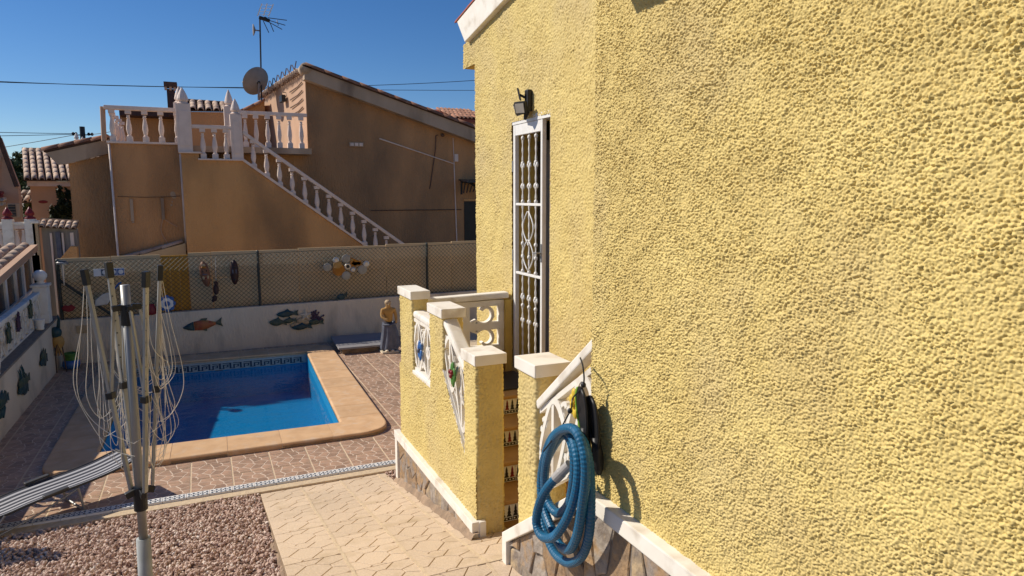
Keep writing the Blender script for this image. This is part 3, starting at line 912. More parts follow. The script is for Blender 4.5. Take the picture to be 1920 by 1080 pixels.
for i in range(12):
    y = 7.38 - i * 0.38
    place('verge_tile', vt, roof_, (2.70, y, vz(y, 1.888, 7.38)), rot=(math.atan(0.164), 0, PI))
# eave over the near block (its end throws the corner of shade on the near wall)
mb = MB()
mb.extr([(1.35, 2.70, 1.08), (1.35, 2.755, 1.20), (1.35, 2.755, 1.26), (1.35, -4, 1.26), (1.35, -4, 1.08)], (0.38, 0, 0))
mb.build('eave', M['white'], house)
mb = MB(); mb.extr([(1.30, 2.80, 1.262), (6, 2.80, 2.6), (6, 2.80, 2.7), (1.30, 2.80, 1.30)], (0, -6.8, 0)); mb.build('roof', M['roofred'], house)
# white trim band over the stone plinth
mb = MB()
mb.extr([(NX - .065, 2.80, -1.435), (NX + .005, 2.80, -1.435), (NX + .005, 2.80, -1.515), (NX - .065, 2.80, -1.515)], (0, -4.5, 0))
mb.build('trim_band', M['white'], house, bevel=0.006)
mb = MB(); mb.box(NX - .02, NX + .01, -1.6, 2.80, -3.0, -1.51); mb.build('plinth_mortar', M['mortar'], house)
rr = random.Random(5)
def stones(parent, region_uv, mp, gap, sx, sz, thick, seed, name='stone', lean=0.25):
    """random flat stones, each its own mesh; mp(u, v, d) places them, d outwards"""
    r = random.Random(seed)
    us = [p[0] for p in region_uv]; vs_ = [p[1] for p in region_uv]
    seeds = []
    for i in range(6000):
        p = (r.uniform(min(us), max(us)), r.uniform(min(vs_), max(vs_)))
        if all(((p[0] - q[0]) / sx) ** 2 + ((p[1] - q[1]) / sz) ** 2 > 1 for q in seeds): seeds.append(p)
    sh = [(p[0] / sx, p[1] / sz) for p in seeds]
    cells = []
    reg = [(p[0] / sx, p[1] / sz) for p in region_uv]
    for i, s_ in enumerate(sh):
        poly = list(reg)
        for j, q in enumerate(sh):
            if i == j: continue
            a, b_ = q[0] - s_[0], q[1] - s_[1]; L = math.hypot(a, b_)
            if L > 4: continue
            a /= L; b_ /= L
            poly = clip_poly(poly, a, b_, (a * (s_[0] + q[0]) + b_ * (s_[1] + q[1])) / 2 - gap / (sx + sz))
            if len(poly) < 3: break
        if len(poly) >= 3: cells.append([(p[0] * sx, p[1] * sz) for p in poly])
    for c_ in cells:
        if area(c_) < 4e-4: continue
        # break the straight edges
        e = []
        for i in range(len(c_)):
            p, q = c_[i], c_[(i + 1) % len(c_)]
            e.append(p)
            L = math.hypot(q[0] - p[0], q[1] - p[1])
            if L > 0.06:
                nx_, ny_ = -(q[1] - p[1]) / L, (q[0] - p[0]) / L
                o_ = r.uniform(0, 0.006)
                e.append(((p[0] + q[0]) / 2 + nx_ * o_, (p[1] + q[1]) / 2 + ny_ * o_))
        d = thick * r.uniform(0.5, 1.2); ip = inset(e, 0.008)
        n = len(e); mb = MB()
        cx = sum(p[0] for p in e) / n; cy = sum(p[1] for p in e) / n
        tu, tv = r.uniform(-.08, .08), r.uniform(-.08, .08)
        vs = [mp(p[0], p[1], 0) for p in e] + [mp(p[0], p[1], d * .6 + (p[0] - cx) * tu + (p[1] - cy) * tv) for p in e] + [mp(p[0], p[1], d + (p[0] - cx) * tu + (p[1] - cy) * tv + r.uniform(-.002, .002)) for p in ip] + [mp(cx, cy, d * 1.12)]
        fs = []
        for i in range(n):
            j = (i + 1) % n
            fs += [(i, j, n + j, n + i), (n + i, n + j, 2 * n + j, 2 * n + i), (2 * n + i, 2 * n + j, 3 * n)]
        mb.add(vs, fs); mb.build(name, M['slate'], parent)
stones(house, [(0.9, -2.6), (2.80, -2.6), (2.80, -1.518), (0.9, -1.518)], lambda u, v, d: (NX - .015 - d, u, v), 0.012, 0.15, 0.29, 0.02, 21)

# ------------------------------------------------------------------ grille gate
gate = thing('grille_gate', 'white wrought iron grille gate with twisted bars standing in the house doorway', 'gate', (WX, 5.6, DZ0))
GY0, GY1 = 5.36, 5.97
gx = WX + 0.02
mb = MB()
for (y0, y1, z0, z1) in ((GY1 - .045, GY1, DZ0, DZ1 - .03), (GY0, GY0 + .035, DZ0, DZ1 - .03)):
    mb.box(gx - .02, gx + .02, y0, y1, z0, z1)
mb.box(gx - .019, gx + .019, GY0 + .035, GY1 - .045, 0.56, 0.66)
mb.box(gx - .018, gx + .018, GY0 + .035, GY1 - .045, DZ0 + .01, DZ0 + .07)
for z in (-0.075, -0.725):
    mb.box(gx - .014, gx + .014, GY0 + .035, GY1 - .045, z - .012, z + .012)
mb.build('frame', M['metalwhite'], gate, bevel=0.003, seg=1)
mb = MB(); mb.box(WX - .004, WX + .1, DY0 + .0, DY1, DZ1 - .028, DZ1 + .03)
mb.build('lintel_bar', M['metalwhite'], gate)
mb = MB(); mb.box(WX + .03, WX + .12, DY0 + .005, DY0 + .075, DZ0, DZ1 - .03); mb.build('door_jamb', M['fascia'], gate)
mb = MB(); mb.box(WX + .10, WX + .14, DY0 + .10, DY0 + .17, DZ0, DZ1 - .03); mb.build('door_edge', M['doordark'], gate)
ys = [GY0 + .035 + (GY1 - .045 - GY0 - .035) * t for t in (0.24, 0.5, 0.76)]
for y in ys:
    mb = MB()
    z0, z1 = DZ0 + .07, 0.56
    n = 120
    rs = [0.0085 * (1 + 0.28 * math.sin(i * 1.3)) for i in range(n + 1)]
    mb.tube([(gx, y, z0 + (z1 - z0) * i / n) for i in range(n + 1)], rs, 6)
    for z in (0.30, 0.10, -0.44, -0.56, -0.93, -1.03, 0.53, -0.05, -0.70):
        mb.ell((gx, y, z), 0.019, 0.019, 0.022, 8, 6)
    for z in (0.28, 0.09, -0.95, -1.17):
        for s_ in (-1, 1): mb.ell((gx, y + s_ * .024, z), 0.013, 0.014, 0.022, 6, 5)
    mb.build('bar', M['metalwhite'], gate, smooth=True)
yc = ys[1]
for s_ in (-1, 1):
    mb = MB()
    for (za, zb) in ((-0.14, -0.43), (-0.40, -0.68)):
        pts = [(gx - .012, yc + s_ * (0.012 + 0.095 * math.sin(PI * i / 16)), za + (zb - za) * i / 16) for i in range(17)]
        mb.tube(pts, 0.007, 6)
    mb.build('scroll', M['metalwhite'], gate, smooth=True)
mb = MB(); mb.tube([(gx - .03, GY0 + .02, -.50), (gx - .06, GY0 + .02, -.50), (gx - .06, GY0 + .09, -.505)], 0.009, 8); mb.box(gx - .024, gx - .018, GY0 + .004, GY0 + .032, -.58, -.42)
mb.build('handle', M['steel'], gate)
for z in (0.28, -0.56):
    mb = MB(); mb.tube([(gx - .02, GY1 + .006, z - .05), (gx - .02, GY1 + .006, z + .05)], 0.011, 8); mb.build('hinge', M['steel'], gate)

# ------------------------------------------------------------------ security light over the gate
lamp = thing('security_light', 'black twin head solar security light on the wall above the grille gate', 'wall light', (WX, 5.72, 0.86))
lx, ly, lz = WX - .008, 5.57, 0.83
mb = MB(); mb.box(lx - .05, lx - .002, ly - .035, ly + .035, lz - .09, lz + .10); mb.build('housing', M['black'], lamp, bevel=0.012)
mb = MB(); mb.obox((lx - .085, ly + .065, lz + .065), Vector((.75, -.5, .25)).normalized() * .006, Vector((.5, .8, 0)).normalized() * .042, Vector((-.2, .1, 1)).normalized() * .05); mb.build('solar_panel', M['drape'], lamp)
mb = MB(); mb.tube([(lx - .04, ly + .02, lz + .03), (lx - .08, ly + .06, lz + .06)], 0.012, 6); mb.build('panel_arm', M['black'], lamp)
mb = MB(); mb.tube([(lx - .04, ly, lz - .08), (lx - .06, ly - .0, lz - .16)], [.03, .012], 8); mb.build('motion_sensor', M['black'], lamp)
for (dy, dx, dz, az) in ((0.085, -0.085, -0.06, .55), (-0.005, -0.10, -0.06, -.25)):
    c_ = Vector((lx + dx, ly + dy, lz + dz))
    n_ = Vector((-math.cos(az), math.sin(az) - .35, -.30)).normalized()
    u_ = n_.cross(Vector((0, 0, 1))).normalized(); v_ = u_.cross(n_)
    mb = MB(); mb.obox(c_, n_ * .022, u_ * .058, v_ * .055); hd = mb.build('lamp_head', M['black'], lamp, bevel=0.01)
    mb = MB(); mb.obox(c_ + n_ * .021, n_ * .004, u_ * .044, v_ * .041); mb.build('lens', M['silver'], hd)

# ------------------------------------------------------------------ entry staircase
st = thing('entry_staircase', 'yellow entry staircase with white capped pillars and lattice panels beside the house', 'staircase', (2.1, 4.6, -2.4))
SX = 1.68                                                  # outer face of its parapet
# pillars > cap
def pillar(x0, x1, y0, y1, z0, z1, seed, ov=0.02, ch=0.072):
    p = stucco_pillar('pillar', x0, x1, y0, y1, z0, z1, st, seed=seed)
    mb = MB(); mb.box(x0 - ov, x1 + ov, y0 - ov, y1 + ov, z1 - .004, z1 + ch)
    mb.build('cap', M['white'], p, bevel=0.007)
    return p
pillar(SX, SX + .205, 4.31, 4.555, -2.45, -1.165, 1)                # at the foot, far side
pillar(SX, SX + .165, 5.02, 5.36, -2.9, -0.945, 2)                   # top of the flight
pillar(SX, SX + .145, 5.88, 6.29, -2.9, -0.915, 3)                   # far corner of the landing
pillar(NX + .01, NX + .21, 3.435, 3.68, -2.4, -1.035, 4)            # at the foot, near side
# parapet between the pillars, roughcast outside
mb = MB()
mb.extr([(SX + .013, 6.33, -3.15), (SX + .013, 6.33, -2.28), (SX + .013, 6.27, -1.60), (SX + .013, 5.34, -1.60), (SX + .013, 5.34, -1.36), (SX + .013, 5.02, -1.36), (SX + .013, 4.52, -1.885), (SX + .013, 4.33, -1.90), (SX + .013, 4.33, -3.15)], (0.15, 0, 0))
mb.build('parapet', M['smooth_yellow'], st)
def pmask(u, v):
    y, z = 4.31 + u, -2.36 + v
    top = np.where(y > 5.35, -1.585, np.where(y > 5.02, -1.37, np.maximum(-1.90, -1.37 - (5.02 - y) * 1.05)))
    return (z < top) & (y < 6.335)
stucco_face('parapet_render', (SX - .002, 4.31, -2.36), (0, 1, 0), (0, 0, 1), (-1, 0, 0), 2.10, 1.02, 0.0052, 0.0145, 0.0135, st, mask=pmask, seed=6.0)
mb = MB(); mb.box(SX - .01, SX + .20, 5.35, 5.89, -1.60, -1.565)
mb.build('ledge', M['white'], st, bevel=0.006)
# stairs
STZ = [-2.42 + 0.178 * (i + 1) for i in range(4)]
for i in range(4):
    y0 = 4.40 + i * 0.275
    z = STZ[i]
    y1 = 6.12 if i == 3 else y0 + 0.30
    mb = MB(); mb.box(SX + .16, WX - .003, y0 + .012, 6.12, (STZ[i - 1] if i else -3.1) , z - .032)
    s_ = mb.build('step', M['brown_yellow'], st)
    mb = MB(); mb.box(SX + .16, WX - .003, y0 - .018, y1, z - .031, z); mb.build('tread', M['brown_yellow'], s_, bevel=0.008)
    # riser tiles: white with dark trees over a dark band
    rz0 = z - .178 + .012; rz1 = z - .034
    for q in range(7):
        xa = SX + .165 + q * 0.15
        if xa + .148 > WX: break
        mb = MB(); mb.box(xa, xa + .147, y0, y0 + .012, rz0, rz1, 0)
        mb.box(xa + .002, xa + .145, y0 - .0015, y0, rz0 + .006, rz0 + .03, 1)
        for e in range(3):
            cx = xa + .0245 + e * .049
            hh = rz1 - rz0 - .045
            for (w0, f0, f1) in ((.021, 0, .45), (.016, .3, .7), (.011, .6, 1.0)):
                za, zb = rz0 + .036 + hh * f0, rz0 + .036 + hh * f1
                mb.extr([(cx - w0, y0 - .0014, za), (cx + w0, y0 - .0014, za), (cx + .003, y0 - .0014, zb), (cx - .003, y0 - .0014, zb)], (0, .0013, 0), 1 if (e + q) % 3 else 2)
        for e in range(5):
            cx = xa + .015 + e * .029
            mb.add([(cx - .009, y0 - .0022, rz0 + .018), (cx, y0 - .0022, rz0 + .012), (cx + .009, y0 - .0022, rz0 + .018), (cx, y0 - .0022, rz0 + .026)], [(0, 1, 2, 3)], 0)
        mb.build('riser_tile', [M['whiteclean'], M['black'], M['red']], s_, recalc=False)
# second flight, up towards the front terrace, inside the recess
for i in range(5):
    y1 = 3.44 - i * 0.275; z = -2.40 + .178 * (i + 1)
    mb = MB(); mb.box(NX + .21, WX - .003, 2.795, y1, -3.1 if i == 0 else z - .178, z)
    if y1 > 2.85: mb.build('step', M['brown_yellow'], st)
# trim and stones on the low parapet, far side
mb = MB()
mb.box(SX - .055, SX + .003, 4.28, 6.44, -2.375, -2.30); mb.box(SX - .05, SX + .003, 4.285, 4.345, -2.46, -2.373); mb.box(SX - .05, SX + .003, 6.36, 6.435, -3.0, -2.373)
mb.box(SX - .0, SX + .05, 4.27, 4.312, -2.46, -2.30)
mb.build('trim_band', M['white'], st, bevel=0.005)
mb = MB(); mb.box(SX - .02, SX + .012, 4.34, 6.37, -3.05, -2.372); mb.build('plinth_mortar', M['mortar'], st)
stones(st, [(4.35, path_z(4.35) - .0), (6.355, path_z(6.355) - .03), (6.355, -2.378), (4.35, -2.378)], lambda u, v, d: (SX - .018 - d, u, v), 0.010, 0.13, 0.27, 0.014, 31)
# concrete fillet along its foot
mb = MB(); n = 26; vs = []
for i in range(n + 1):
    y = 4.25 + (6.42 - 4.25) * i / n; z = path_z(y)
    w_ = 0.045 + random.uniform(-.015, .015)
    vs += [(SX - .015, y, z + .055 + random.uniform(-.012, .012)), (SX - .05, y, z + .035 + random.uniform(-.01, .01)), (SX - .03 - w_, y, z - .004)]
mb.add(vs, [(3 * i + j, 3 * i + 3 + j, 3 * i + 4 + j, 3 * i + 1 + j) for i in range(n) for j in range(2)])
mb.build('concrete_fillet', M['skirt'], st, smooth=True)
# rising trim and stones under the near rail
sl = (1.475 - 2.11) / (2.80 - 3.76)
def tz(y): return -1.475 - (y - 2.80) * 0.672
mb = MB()
mb.extr([(NX - .06, 3.785, tz(3.785)), (NX - .06, 2.80, tz(2.80) + .03), (NX - .06, 2.80, tz(2.80) - .07), (NX - .06, 3.72, tz(3.72) - .08), (NX - .06, 3.72, -3.0), (NX - .06, 3.785, -3.0)], (.075, 0, 0))
mb.build('trim_band', M['white'], st, bevel=0.006)
mb = MB(); mb.extr([(NX - .02, 3.73, -3.1), (NX - .02, 3.73, tz(3.73) - .04), (NX - .02, 2.80, tz(2.80) - .04), (NX - .02, 2.80, -3.1)], (.10, 0, 0)); mb.build('plinth_mortar', M['mortar'], st)
stones(st, [(2.805, -2.65), (3.715, -2.65), (3.715, tz(3.715) - .085), (2.805, tz(2.805) - .085)], lambda u, v, d: (NX - .018 - d, u, v), 0.012, 0.14, 0.28, 0.018, 41)
mb = MB(); mb.extr([(NX + .012, 3.70, tz(3.7) - .05), (NX + .012, 3.70, tz(3.7) - .01), (NX + .012, 2.80, tz(2.8) + .03), (NX + .012, 2.80, tz(2.8) - .05)], (.12, 0, 0)); mb.build('kerb', M['white'], st)

# lattice panels
def arc(cx, cy, r, a0, a1, n=14, r1=None):
    r1 = r if r1 is None else r1
    return [(cx + (r + (r1 - r) * i / n) * math.cos(math.radians(a0 + (a1 - a0) * i / n)), cy + (r + (r1 - r) * i / n) * math.sin(math.radians(a0 + (a1 - a0) * i / n))) for i in range(n + 1)]
def curl_panel(mb, W, Hh, mp, w_=0.045, t=0.05):
    """cast block: cross bars and a curl in each quarter"""
    mb.strip([(0, Hh / 2), (W, Hh / 2)], w_ * 1.3, t, mp); mb.strip([(W / 2, 0), (W / 2, Hh)], w_ * 1.3, t * .96, mp)
    mb.strip([(0, w_ / 2), (W, w_ / 2)], w_, t * .92, mp); mb.strip([(0, Hh - w_ / 2), (W, Hh - w_ / 2)], w_, t * .92, mp)
    mb.strip([(w_ / 2, 0), (w_ / 2, Hh)], w_, t * .9, mp); mb.strip([(W - w_ / 2, 0), (W - w_ / 2, Hh)], w_, t * .9, mp)
    for sx in (-1, 1):
        for sy in (-1, 1):
            cx, cy = W / 2 + sx * W * .25, Hh / 2 + sy * Hh * .25
            R_ = min(W * .8, Hh) * .225
            p = arc(0, 0, R_, 215, 215 + 285, 20, R_ * .42)
            p = [(W / 2 + sx * .012, Hh / 2 + sy * .012)] + [(cx + sx * a, cy + sy * b_) for a, b_ in p]
            mb.strip(p, w_ * .46, t * .86, mp)
def oval_panel(mb, W, Hh, mp, cells, w_=0.026, t=0.045):
    """crossing bows that form pointed ovals, with rings and buds between"""
    n = 16 * cells
    for ph in (0, 1):
        p = [(W * i / n, Hh * (.5 + (.46 if ph else -.46) * math.sin(PI * cells * i / n))) for i in range(n + 1)]
        mb.strip(p, w_, t * (.96 if ph else 1), mp)
    for k_ in range(cells):
        cx = W * (k_ + .5) / cells; cw = W / cells
        mb.strip([(cx, 0), (cx, Hh)], w_ * .8, t * .88, mp)
        mb.strip(arc(cx, Hh * .5, min(cw, Hh) * .17, 0, 360, 16), w_ * .8, t * .84, mp)
        for s_ in (-1, 1):
            mb.strip(arc(cx + s_ * cw * .36, Hh * .5 + s_ * Hh * .28, min(cw, Hh) * .11, 0, 300, 10), w_ * .75, t * .8, mp)
            mb.strip(arc(cx + s_ * cw * .36, Hh * .5 - s_ * Hh * .28, min(cw, Hh) * .11, 180, 480, 10), w_ * .75, t * .8, mp)
    mb.strip([(0, w_ / 2), (W, w_ / 2)], w_, t * .92, mp); mb.strip([(0, Hh - w_ / 2), (W, Hh - w_ / 2)], w_, t * .92, mp)
def rail(mb, a, b_, wx, h):
    a, b_ = Vector(a), Vector(b_)
    mb.bar(a, b_, wx, h)
# landing side (level), between the two upper pillars
mb = MB(); mp = lambda u, v, d: (SX + .035 + d, 5.35 + u, -1.565 + v); oval_panel(mb, 0.54, 0.48, mp, 2, .030, .05)
pn = mb.build('lattice_panel', M['white'], st)
mb = MB(); rail(mb, (SX + .065, 5.35, -1.07), (SX + .065, 5.89, -1.05), .12, .065); mb.build('handrail', M['white'], pn, bevel=.031, seg=4)
# sloping panel beside the flight
s1 = 0.62
mb = MB(); mp = lambda u, v, d: (SX + .035 + d, 5.03 - u, -1.36 - u * 1.05 + v * (.36 + u * .43)); oval_panel(mb, 0.49, 1.0, mp, 2, .030, .05)
pn = mb.build('lattice_panel', M['white'], st)
mb = MB(); rail(mb, (SX + .065, 5.06, -0.965), (SX + .065, 4.52, -1.305), .12, .065); mb.build('handrail', M['white'], pn, bevel=.03, seg=4)
mb = MB(); mb.extr([(SX - .006, 5.03, -1.40), (SX - .006, 5.03, -1.355), (SX - .006, 4.54, -1.87), (SX - .006, 4.54, -1.915)], (.15, 0, 0)); mb.build('ledge', M['white'], st)
# far end of the landing
LX0 = SX + .142
mb = MB(); mp = lambda u, v, d: (LX0 + .03 + u, 6.06 + d, -1.50 + v); curl_panel(mb, WX - LX0 - .10, 0.50, mp, .055, .07)
pn = mb.build('lattice_panel', M['white'], st)
mb = MB(); rail(mb, (LX0, 6.06, -.972), (WX - .03, 6.06, -.955), .12, .06); mb.build('handrail', M['white'], pn, bevel=.018, seg=3)
mb = MB(); mb.box(LX0, WX - .10, 6.0, 6.12, -1.74, -1.50); mb.build('landing_wall', M['smooth_yellow'], st)
mb = MB(); mb.box(WX - .075, WX - .004, 5.99, 6.13, -1.74, -1.0); mb.build('pilaster', M['smooth_yellow'], st)
# near rail, rising towards the viewer
s2 = 0.81
mb = MB(); mp = lambda u, v, d: (NX + .055 + d, 3.425 - u, -1.74 + u * s2 * .82 + v); oval_panel(mb, 0.63, 0.52, mp, 2, .034, .06)
pn = mb.build('lattice_panel', M['white'], st)
mb = MB(); rail(mb, (NX + .05, 3.435, -1.205), (NX + .05, 2.81, -.71), .08, .048); mb.build('handrail', M['white'], pn, bevel=.008)
# ================================================================== things on and by the stairs
LZ = STZ[3]
mb = MB(); mb.box(2.28, 2.70, 5.36, 5.92, LZ + .001, LZ + .016)
tag(mb.build('doormat', M['black'], bevel=0.006), 'black rubber doormat lying on the stair landing before the grille gate', 'doormat')
mb = MB(); mb.lathe([(.02, 0), (.03, .01), (.032, .05), (.018, .09), (.014, .12), (.02, .14)], 10, (2.50, 5.965, LZ + .001))
tag(mb.build('bottle', M['whiteclean'], smooth=True), 'small white bottle standing behind the black doormat on the landing', 'bottle')
def flower(name, label, c, nrm_x, mcol, leafy=False, r=.055, mc2=None):
    t = thing(name, label, 'ornament', c)
    x, y, z = c
    if leafy:
        for i in range(7):
            a = i * 0.9
            mb = MB(); yy, zz = y + math.cos(a) * .045, z + math.sin(a) * .085
            mb.ell((x - .02, (y + yy) / 2, (z + zz) / 2), .012, .022 + abs(math.cos(a)) * .022, .026 + abs(math.sin(a)) * .035, 8, 6)
            mb.build('leaf', mcol, t, smooth=True)
        for k_ in (-1, 0, 1):
            mb = MB(); mb.ell((x - .035, y + k_ * .018, z - .01 + abs(k_) * .03), .016, .018, .02, 8, 6); mb.build('flower_head', mc2, t, smooth=True)
    else:
        for i in range(6):
            a = i * PI / 3 + .3
            mb = MB(); mb.ell((x - .012, y + math.cos(a) * r * .8, z + math.sin(a) * r * 1.3), .012, r * .55, r * .75, 8, 6); mb.build('petal', mcol, t, smooth=True)
        mb = MB(); mb.ell((x - .025, y, z), .016, r * .4, r * .45, 8, 6); mb.build('flower_centre', mc2 or mcol, t, smooth=True)
    return t
flower('flower_ornament', 'blue metal flower ornament on the lattice between the two far pillars', (SX - .002, 5.62, -1.33), 0, M['blue'], r=.045, mc2=M['drape'])
flower('leaf_ornament', 'green leaf ornament with red buds on the sloping white lattice', (SX - .002, 4.74, -1.33), 0, M['leaf'], True, mc2=M['red'])
flower('butterfly_ornament', 'small yellow flower ornament on the lattice above the blue hose', (NX + .01, 2.965, -1.06), 0, M['sunyellow'], r=.04, mc2=M['sunyellow'])

# pool hose hung in loops
HP = [(2.959, -1.432), (3.077, -1.544), (3.171, -1.674), (3.208, -1.8), (3.135, -1.846), (2.999, -1.781), (2.869, -1.63), (2.781, -1.464), (2.753, -1.316), (2.782, -1.218), (2.837, -1.166), (2.936, -1.182), (3.04, -1.267), (3.118, -1.401), (3.153, -1.544), (3.132, -1.657), (3.043, -1.739), (2.934, -1.797), (2.832, -1.77), (2.759, -1.663), (2.712, -1.49), (2.682, -1.316), (2.711, -1.193), (2.785, -1.133), (2.881, -1.153), (2.982, -1.219), (3.069, -1.347), (3.11, -1.496), (3.082, -1.606), (2.972, -1.638), (2.86, -1.554), (2.808, -1.434), (2.79, -1.303), (2.825, -1.206), (2.902, -1.19), (3.004, -1.281), (3.098, -1.417), (3.146, -1.587), (3.144, -1.724), (3.072, -1.828), (2.967, -1.873), (2.83, -1.843), (2.704, -1.739), (2.643, -1.594), (2.634, -1.429), (2.649, -1.277), (2.696, -1.175), (2.774, -1.14)]
HX = [1.53, 1.50, 1.49, 1.49, 1.49, 1.49, 1.50, 1.51, 1.52, 1.53, 1.55, 1.57, 1.585, 1.59, 1.59, 1.585, 1.575, 1.56, 1.545, 1.53, 1.515, 1.50, 1.50, 1.50, 1.51, 1.53, 1.55, 1.575, 1.60, 1.60, 1.59, 1.575, 1.56, 1.56, 1.575, 1.60, 1.62, 1.62, 1.61, 1.60, 1.60, 1.59, 1.58, 1.57, 1.555, 1.55, 1.56, 1.58]
hose = thing('pool_hose', 'blue corrugated pool hose coiled in loops on the lattice by the wall', 'hose', (1.56, 2.9, -1.5))
pts = spline([(HX[i], HP[i][0] * HX[i] / 1.6, HP[i][1] * HX[i] / 1.6) for i in range(len(HP))], 26)
# even spacing so that the ribs are regular
L = [0.0]
for i in range(1, len(pts)): L.append(L[-1] + (pts[i] - pts[i - 1]).length)
tot = L[-1]; n = int(tot / 0.0048); out = []; j = 0
for i in range(n + 1):
    s_ = tot * i / n
    while j < len(L) - 2 and L[j + 1] < s_: j += 1
    f_ = (s_ - L[j]) / max(1e-6, L[j + 1] - L[j]); out.append(pts[j].lerp(pts[j + 1], min(1, max(0, f_))))
mb = MB(); mb.tube(out, [0.0236 if (i // 2) % 2 else 0.0222 for i in range(len(out))], 12)
mb.build('hose_pipe', M['hose'], hose, smooth=False, recalc=False)
d0 = (out[0] - out[8]).normalized()
mb = MB(); mb.tube([out[0] - d0 * .02, out[0] + d0 * .03, out[0] + d0 * .035, out[0] + d0 * .10], [.027, .027, .0245, .0245], 14); mb.build('cuff', M['cuff'], hose, smooth=False)

# black cord with beads that holds the hose
cord = thing('hanging_cord', 'thin black cord with two round beads above the blue hose', 'cord', (1.6, 2.8, -1.0))
cp = spline([(1.64, 2.815, -.78), (1.60, 2.72, -.80), (1.60, 2.715, -.885), (1.58, 2.775, -.96), (1.57, 2.77, -.985), (1.58, 2.80, -1.03), (1.55, 2.86, -1.15), (1.47, 2.875, -1.25)], 6)
mb = MB(); mb.tube(cp, .004, 6); mb.build('cord_line', M['black'], cord)
for p in ((1.60, 2.715, -.885), (1.578, 2.803, -1.035)):
    mb = MB(); mb.ell(p, .013, .013, .014, 10, 8); mb.build('bead', M['black'], cord, smooth=True)

# swim fins hung against the wall
def fin(name, label, c, green, mblade, tilt):
    t = thing(name, label, 'swim fin', c)
    x, y, z = c
    prof = [(0.0, .022), (.05, .034), (.10, .042), (.16, .046), (.21, .040), (.245, .020), (.255, .008)]
    # blade close to parallel with the wall, pointing up, tapering towards the tip
    outl = [(-w_, h_) for h_, w_ in prof] + [(w_, h_) for h_, w_ in prof[::-1]]
    ct, s_t = math.cos(tilt), math.sin(tilt)
    P_ = [(x - .007 - b_ * .10, y + a * ct + b_ * s_t, z - a * s_t + b_ * ct) for a, b_ in outl]
    mb = MB(); mb.extr(P_, (.014, 0, 0)); mb.build('blade', mblade, t, bevel=0.003)
    for s_ in (-1, 1):
        mb = MB(); mb.tube([(x - .004 - h_ * .10, y + s_ * w_ * ct + h_ * s_t, z - s_ * w_ * s_t + h_ * ct) for h_, w_ in prof[:6]], .008, 6)
        mb.build('blade_rib', M['green'] if (green and s_ > 0) else M['black'], t, smooth=True)
    mb = MB()
    ax = Vector((-.05, s_t, ct))
    c0 = Vector((x, y, z))
    mb.tube([c0 + ax * .05, c0 - ax * .02, c0 - ax * .06, c0 - ax * .10, c0 - ax * .13], [.020, .027, .029, .024, .012], 12)
    mb.build('foot_pocket', M['black'], t, smooth=True)
    return t
fin('swim_fin', 'black swim fin with lime green edge hung upright beside the hose', (1.625, 2.735, -1.155), True, M['black'], .03)
fin('swim_fin', 'all black swim fin pressed against the yellow wall behind the green edged fin', (1.655, 2.675, -1.19), False, M['black'], .10)

# ================================================================== rotary clothes airer
air = thing('rotary_airer', 'folded rotary clothes airer with aluminium arms and loose white lines before the pool', 'clothes airer', (-.39, 4.0, -2.5))
AY = 4.0
def seg2(p0, p1, t): return tuple(p0[i] + (p1[i] - p0[i]) * t for i in range(3))
mb = MB(); mb.tube([(-.386, AY, -1.84), (-.38, AY, -.45)], .0225, 18); mb.build('pole', M['alu'], air, smooth=True)
mb = MB(); mb.tube([(-.40, AY, -2.70), (-.386, AY, -1.835)], .036, 18); mb.build('ground_sleeve', M['sleeve'], air, smooth=True)
mb = MB(); mb.tube([(-.379, AY, -.552), (-.381, AY, -.66)], .031, 16); mb.build('upper_collar', M['black'], air)
mb = MB(); mb.tube([(-.385, AY, -1.545), (-.386, AY, -1.67)], .034, 16); mb.build('lower_collar', M['black'], air)
hub = MB()
for a in (20, 110, 200, 290):
    r = math.radians(a)
    hub.bar((-.38 + .02 * math.cos(r), AY + .02 * math.sin(r), -.565), (-.38 + .068 * math.cos(r), AY + .068 * math.sin(r), -.568), .026, .03)
hub.build('upper_hub', M['black'], air, bevel=.004)
hub = MB()
for a in (20, 110, 200, 290):
    r = math.radians(a)
    hub.bar((-.385 + .02 * math.cos(r), AY + .02 * math.sin(r), -1.56), (-.385 + .07 * math.cos(r), AY + .07 * math.sin(r), -1.575), .028, .035)
hub.build('lower_hub', M['black'], air, bevel=.004)
arms = [((-.425, AY + .01, -1.565), (-.562, AY + .07, -.385)), ((-.40, AY + .065, -1.55), (-.462, AY + .15, -.36)),
        ((-.355, AY - .06, -1.555), (-.272, AY - .12, -.39)), ((-.325, AY + .02, -1.55), (-.215, AY + .04, -.375))]
mids = [.45, .46, .44, .45]
for i, (a, b_) in enumerate(arms):
    mb = MB(); mb.bar(a, b_, .027, .016)
    arm = mb.build('arm', M['alu'], air, bevel=.003)
    mb = MB(); p, q = seg2(a, b_, .945), seg2(a, b_, 1.015); mb.bar(p, q, .036, .026); mb.build('end_cap', M['black'], arm, bevel=.003)
    mb = MB(); c_ = seg2(a, b_, mids[i]); mb.bar(seg2(a, b_, mids[i] - .015), seg2(a, b_, mids[i] + .015), .042, .034); mb.build('hinge_bracket', M['black'], arm, bevel=.003)
    for k_ in range(9):
        mb = MB(); p = seg2(a, b_, .48 + k_ * .055); mb.box(p[0] - .003, p[0] + .003, p[1] - .013, p[1] - .008, p[2] - .003, p[2] + .003)
        mb.build('line_clip', M['black'], arm)
    ang_ = math.radians((200, 110, 290, 20)[i])
    top = (-.38 + .062 * math.cos(ang_), AY + .062 * math.sin(ang_), -.575)
    mb = MB(); mb.bar(top, (c_[0], c_[1], c_[2] - .01), .016, .012); mb.build('strut', M['alu'], air, bevel=.002)
rl = random.Random(12)
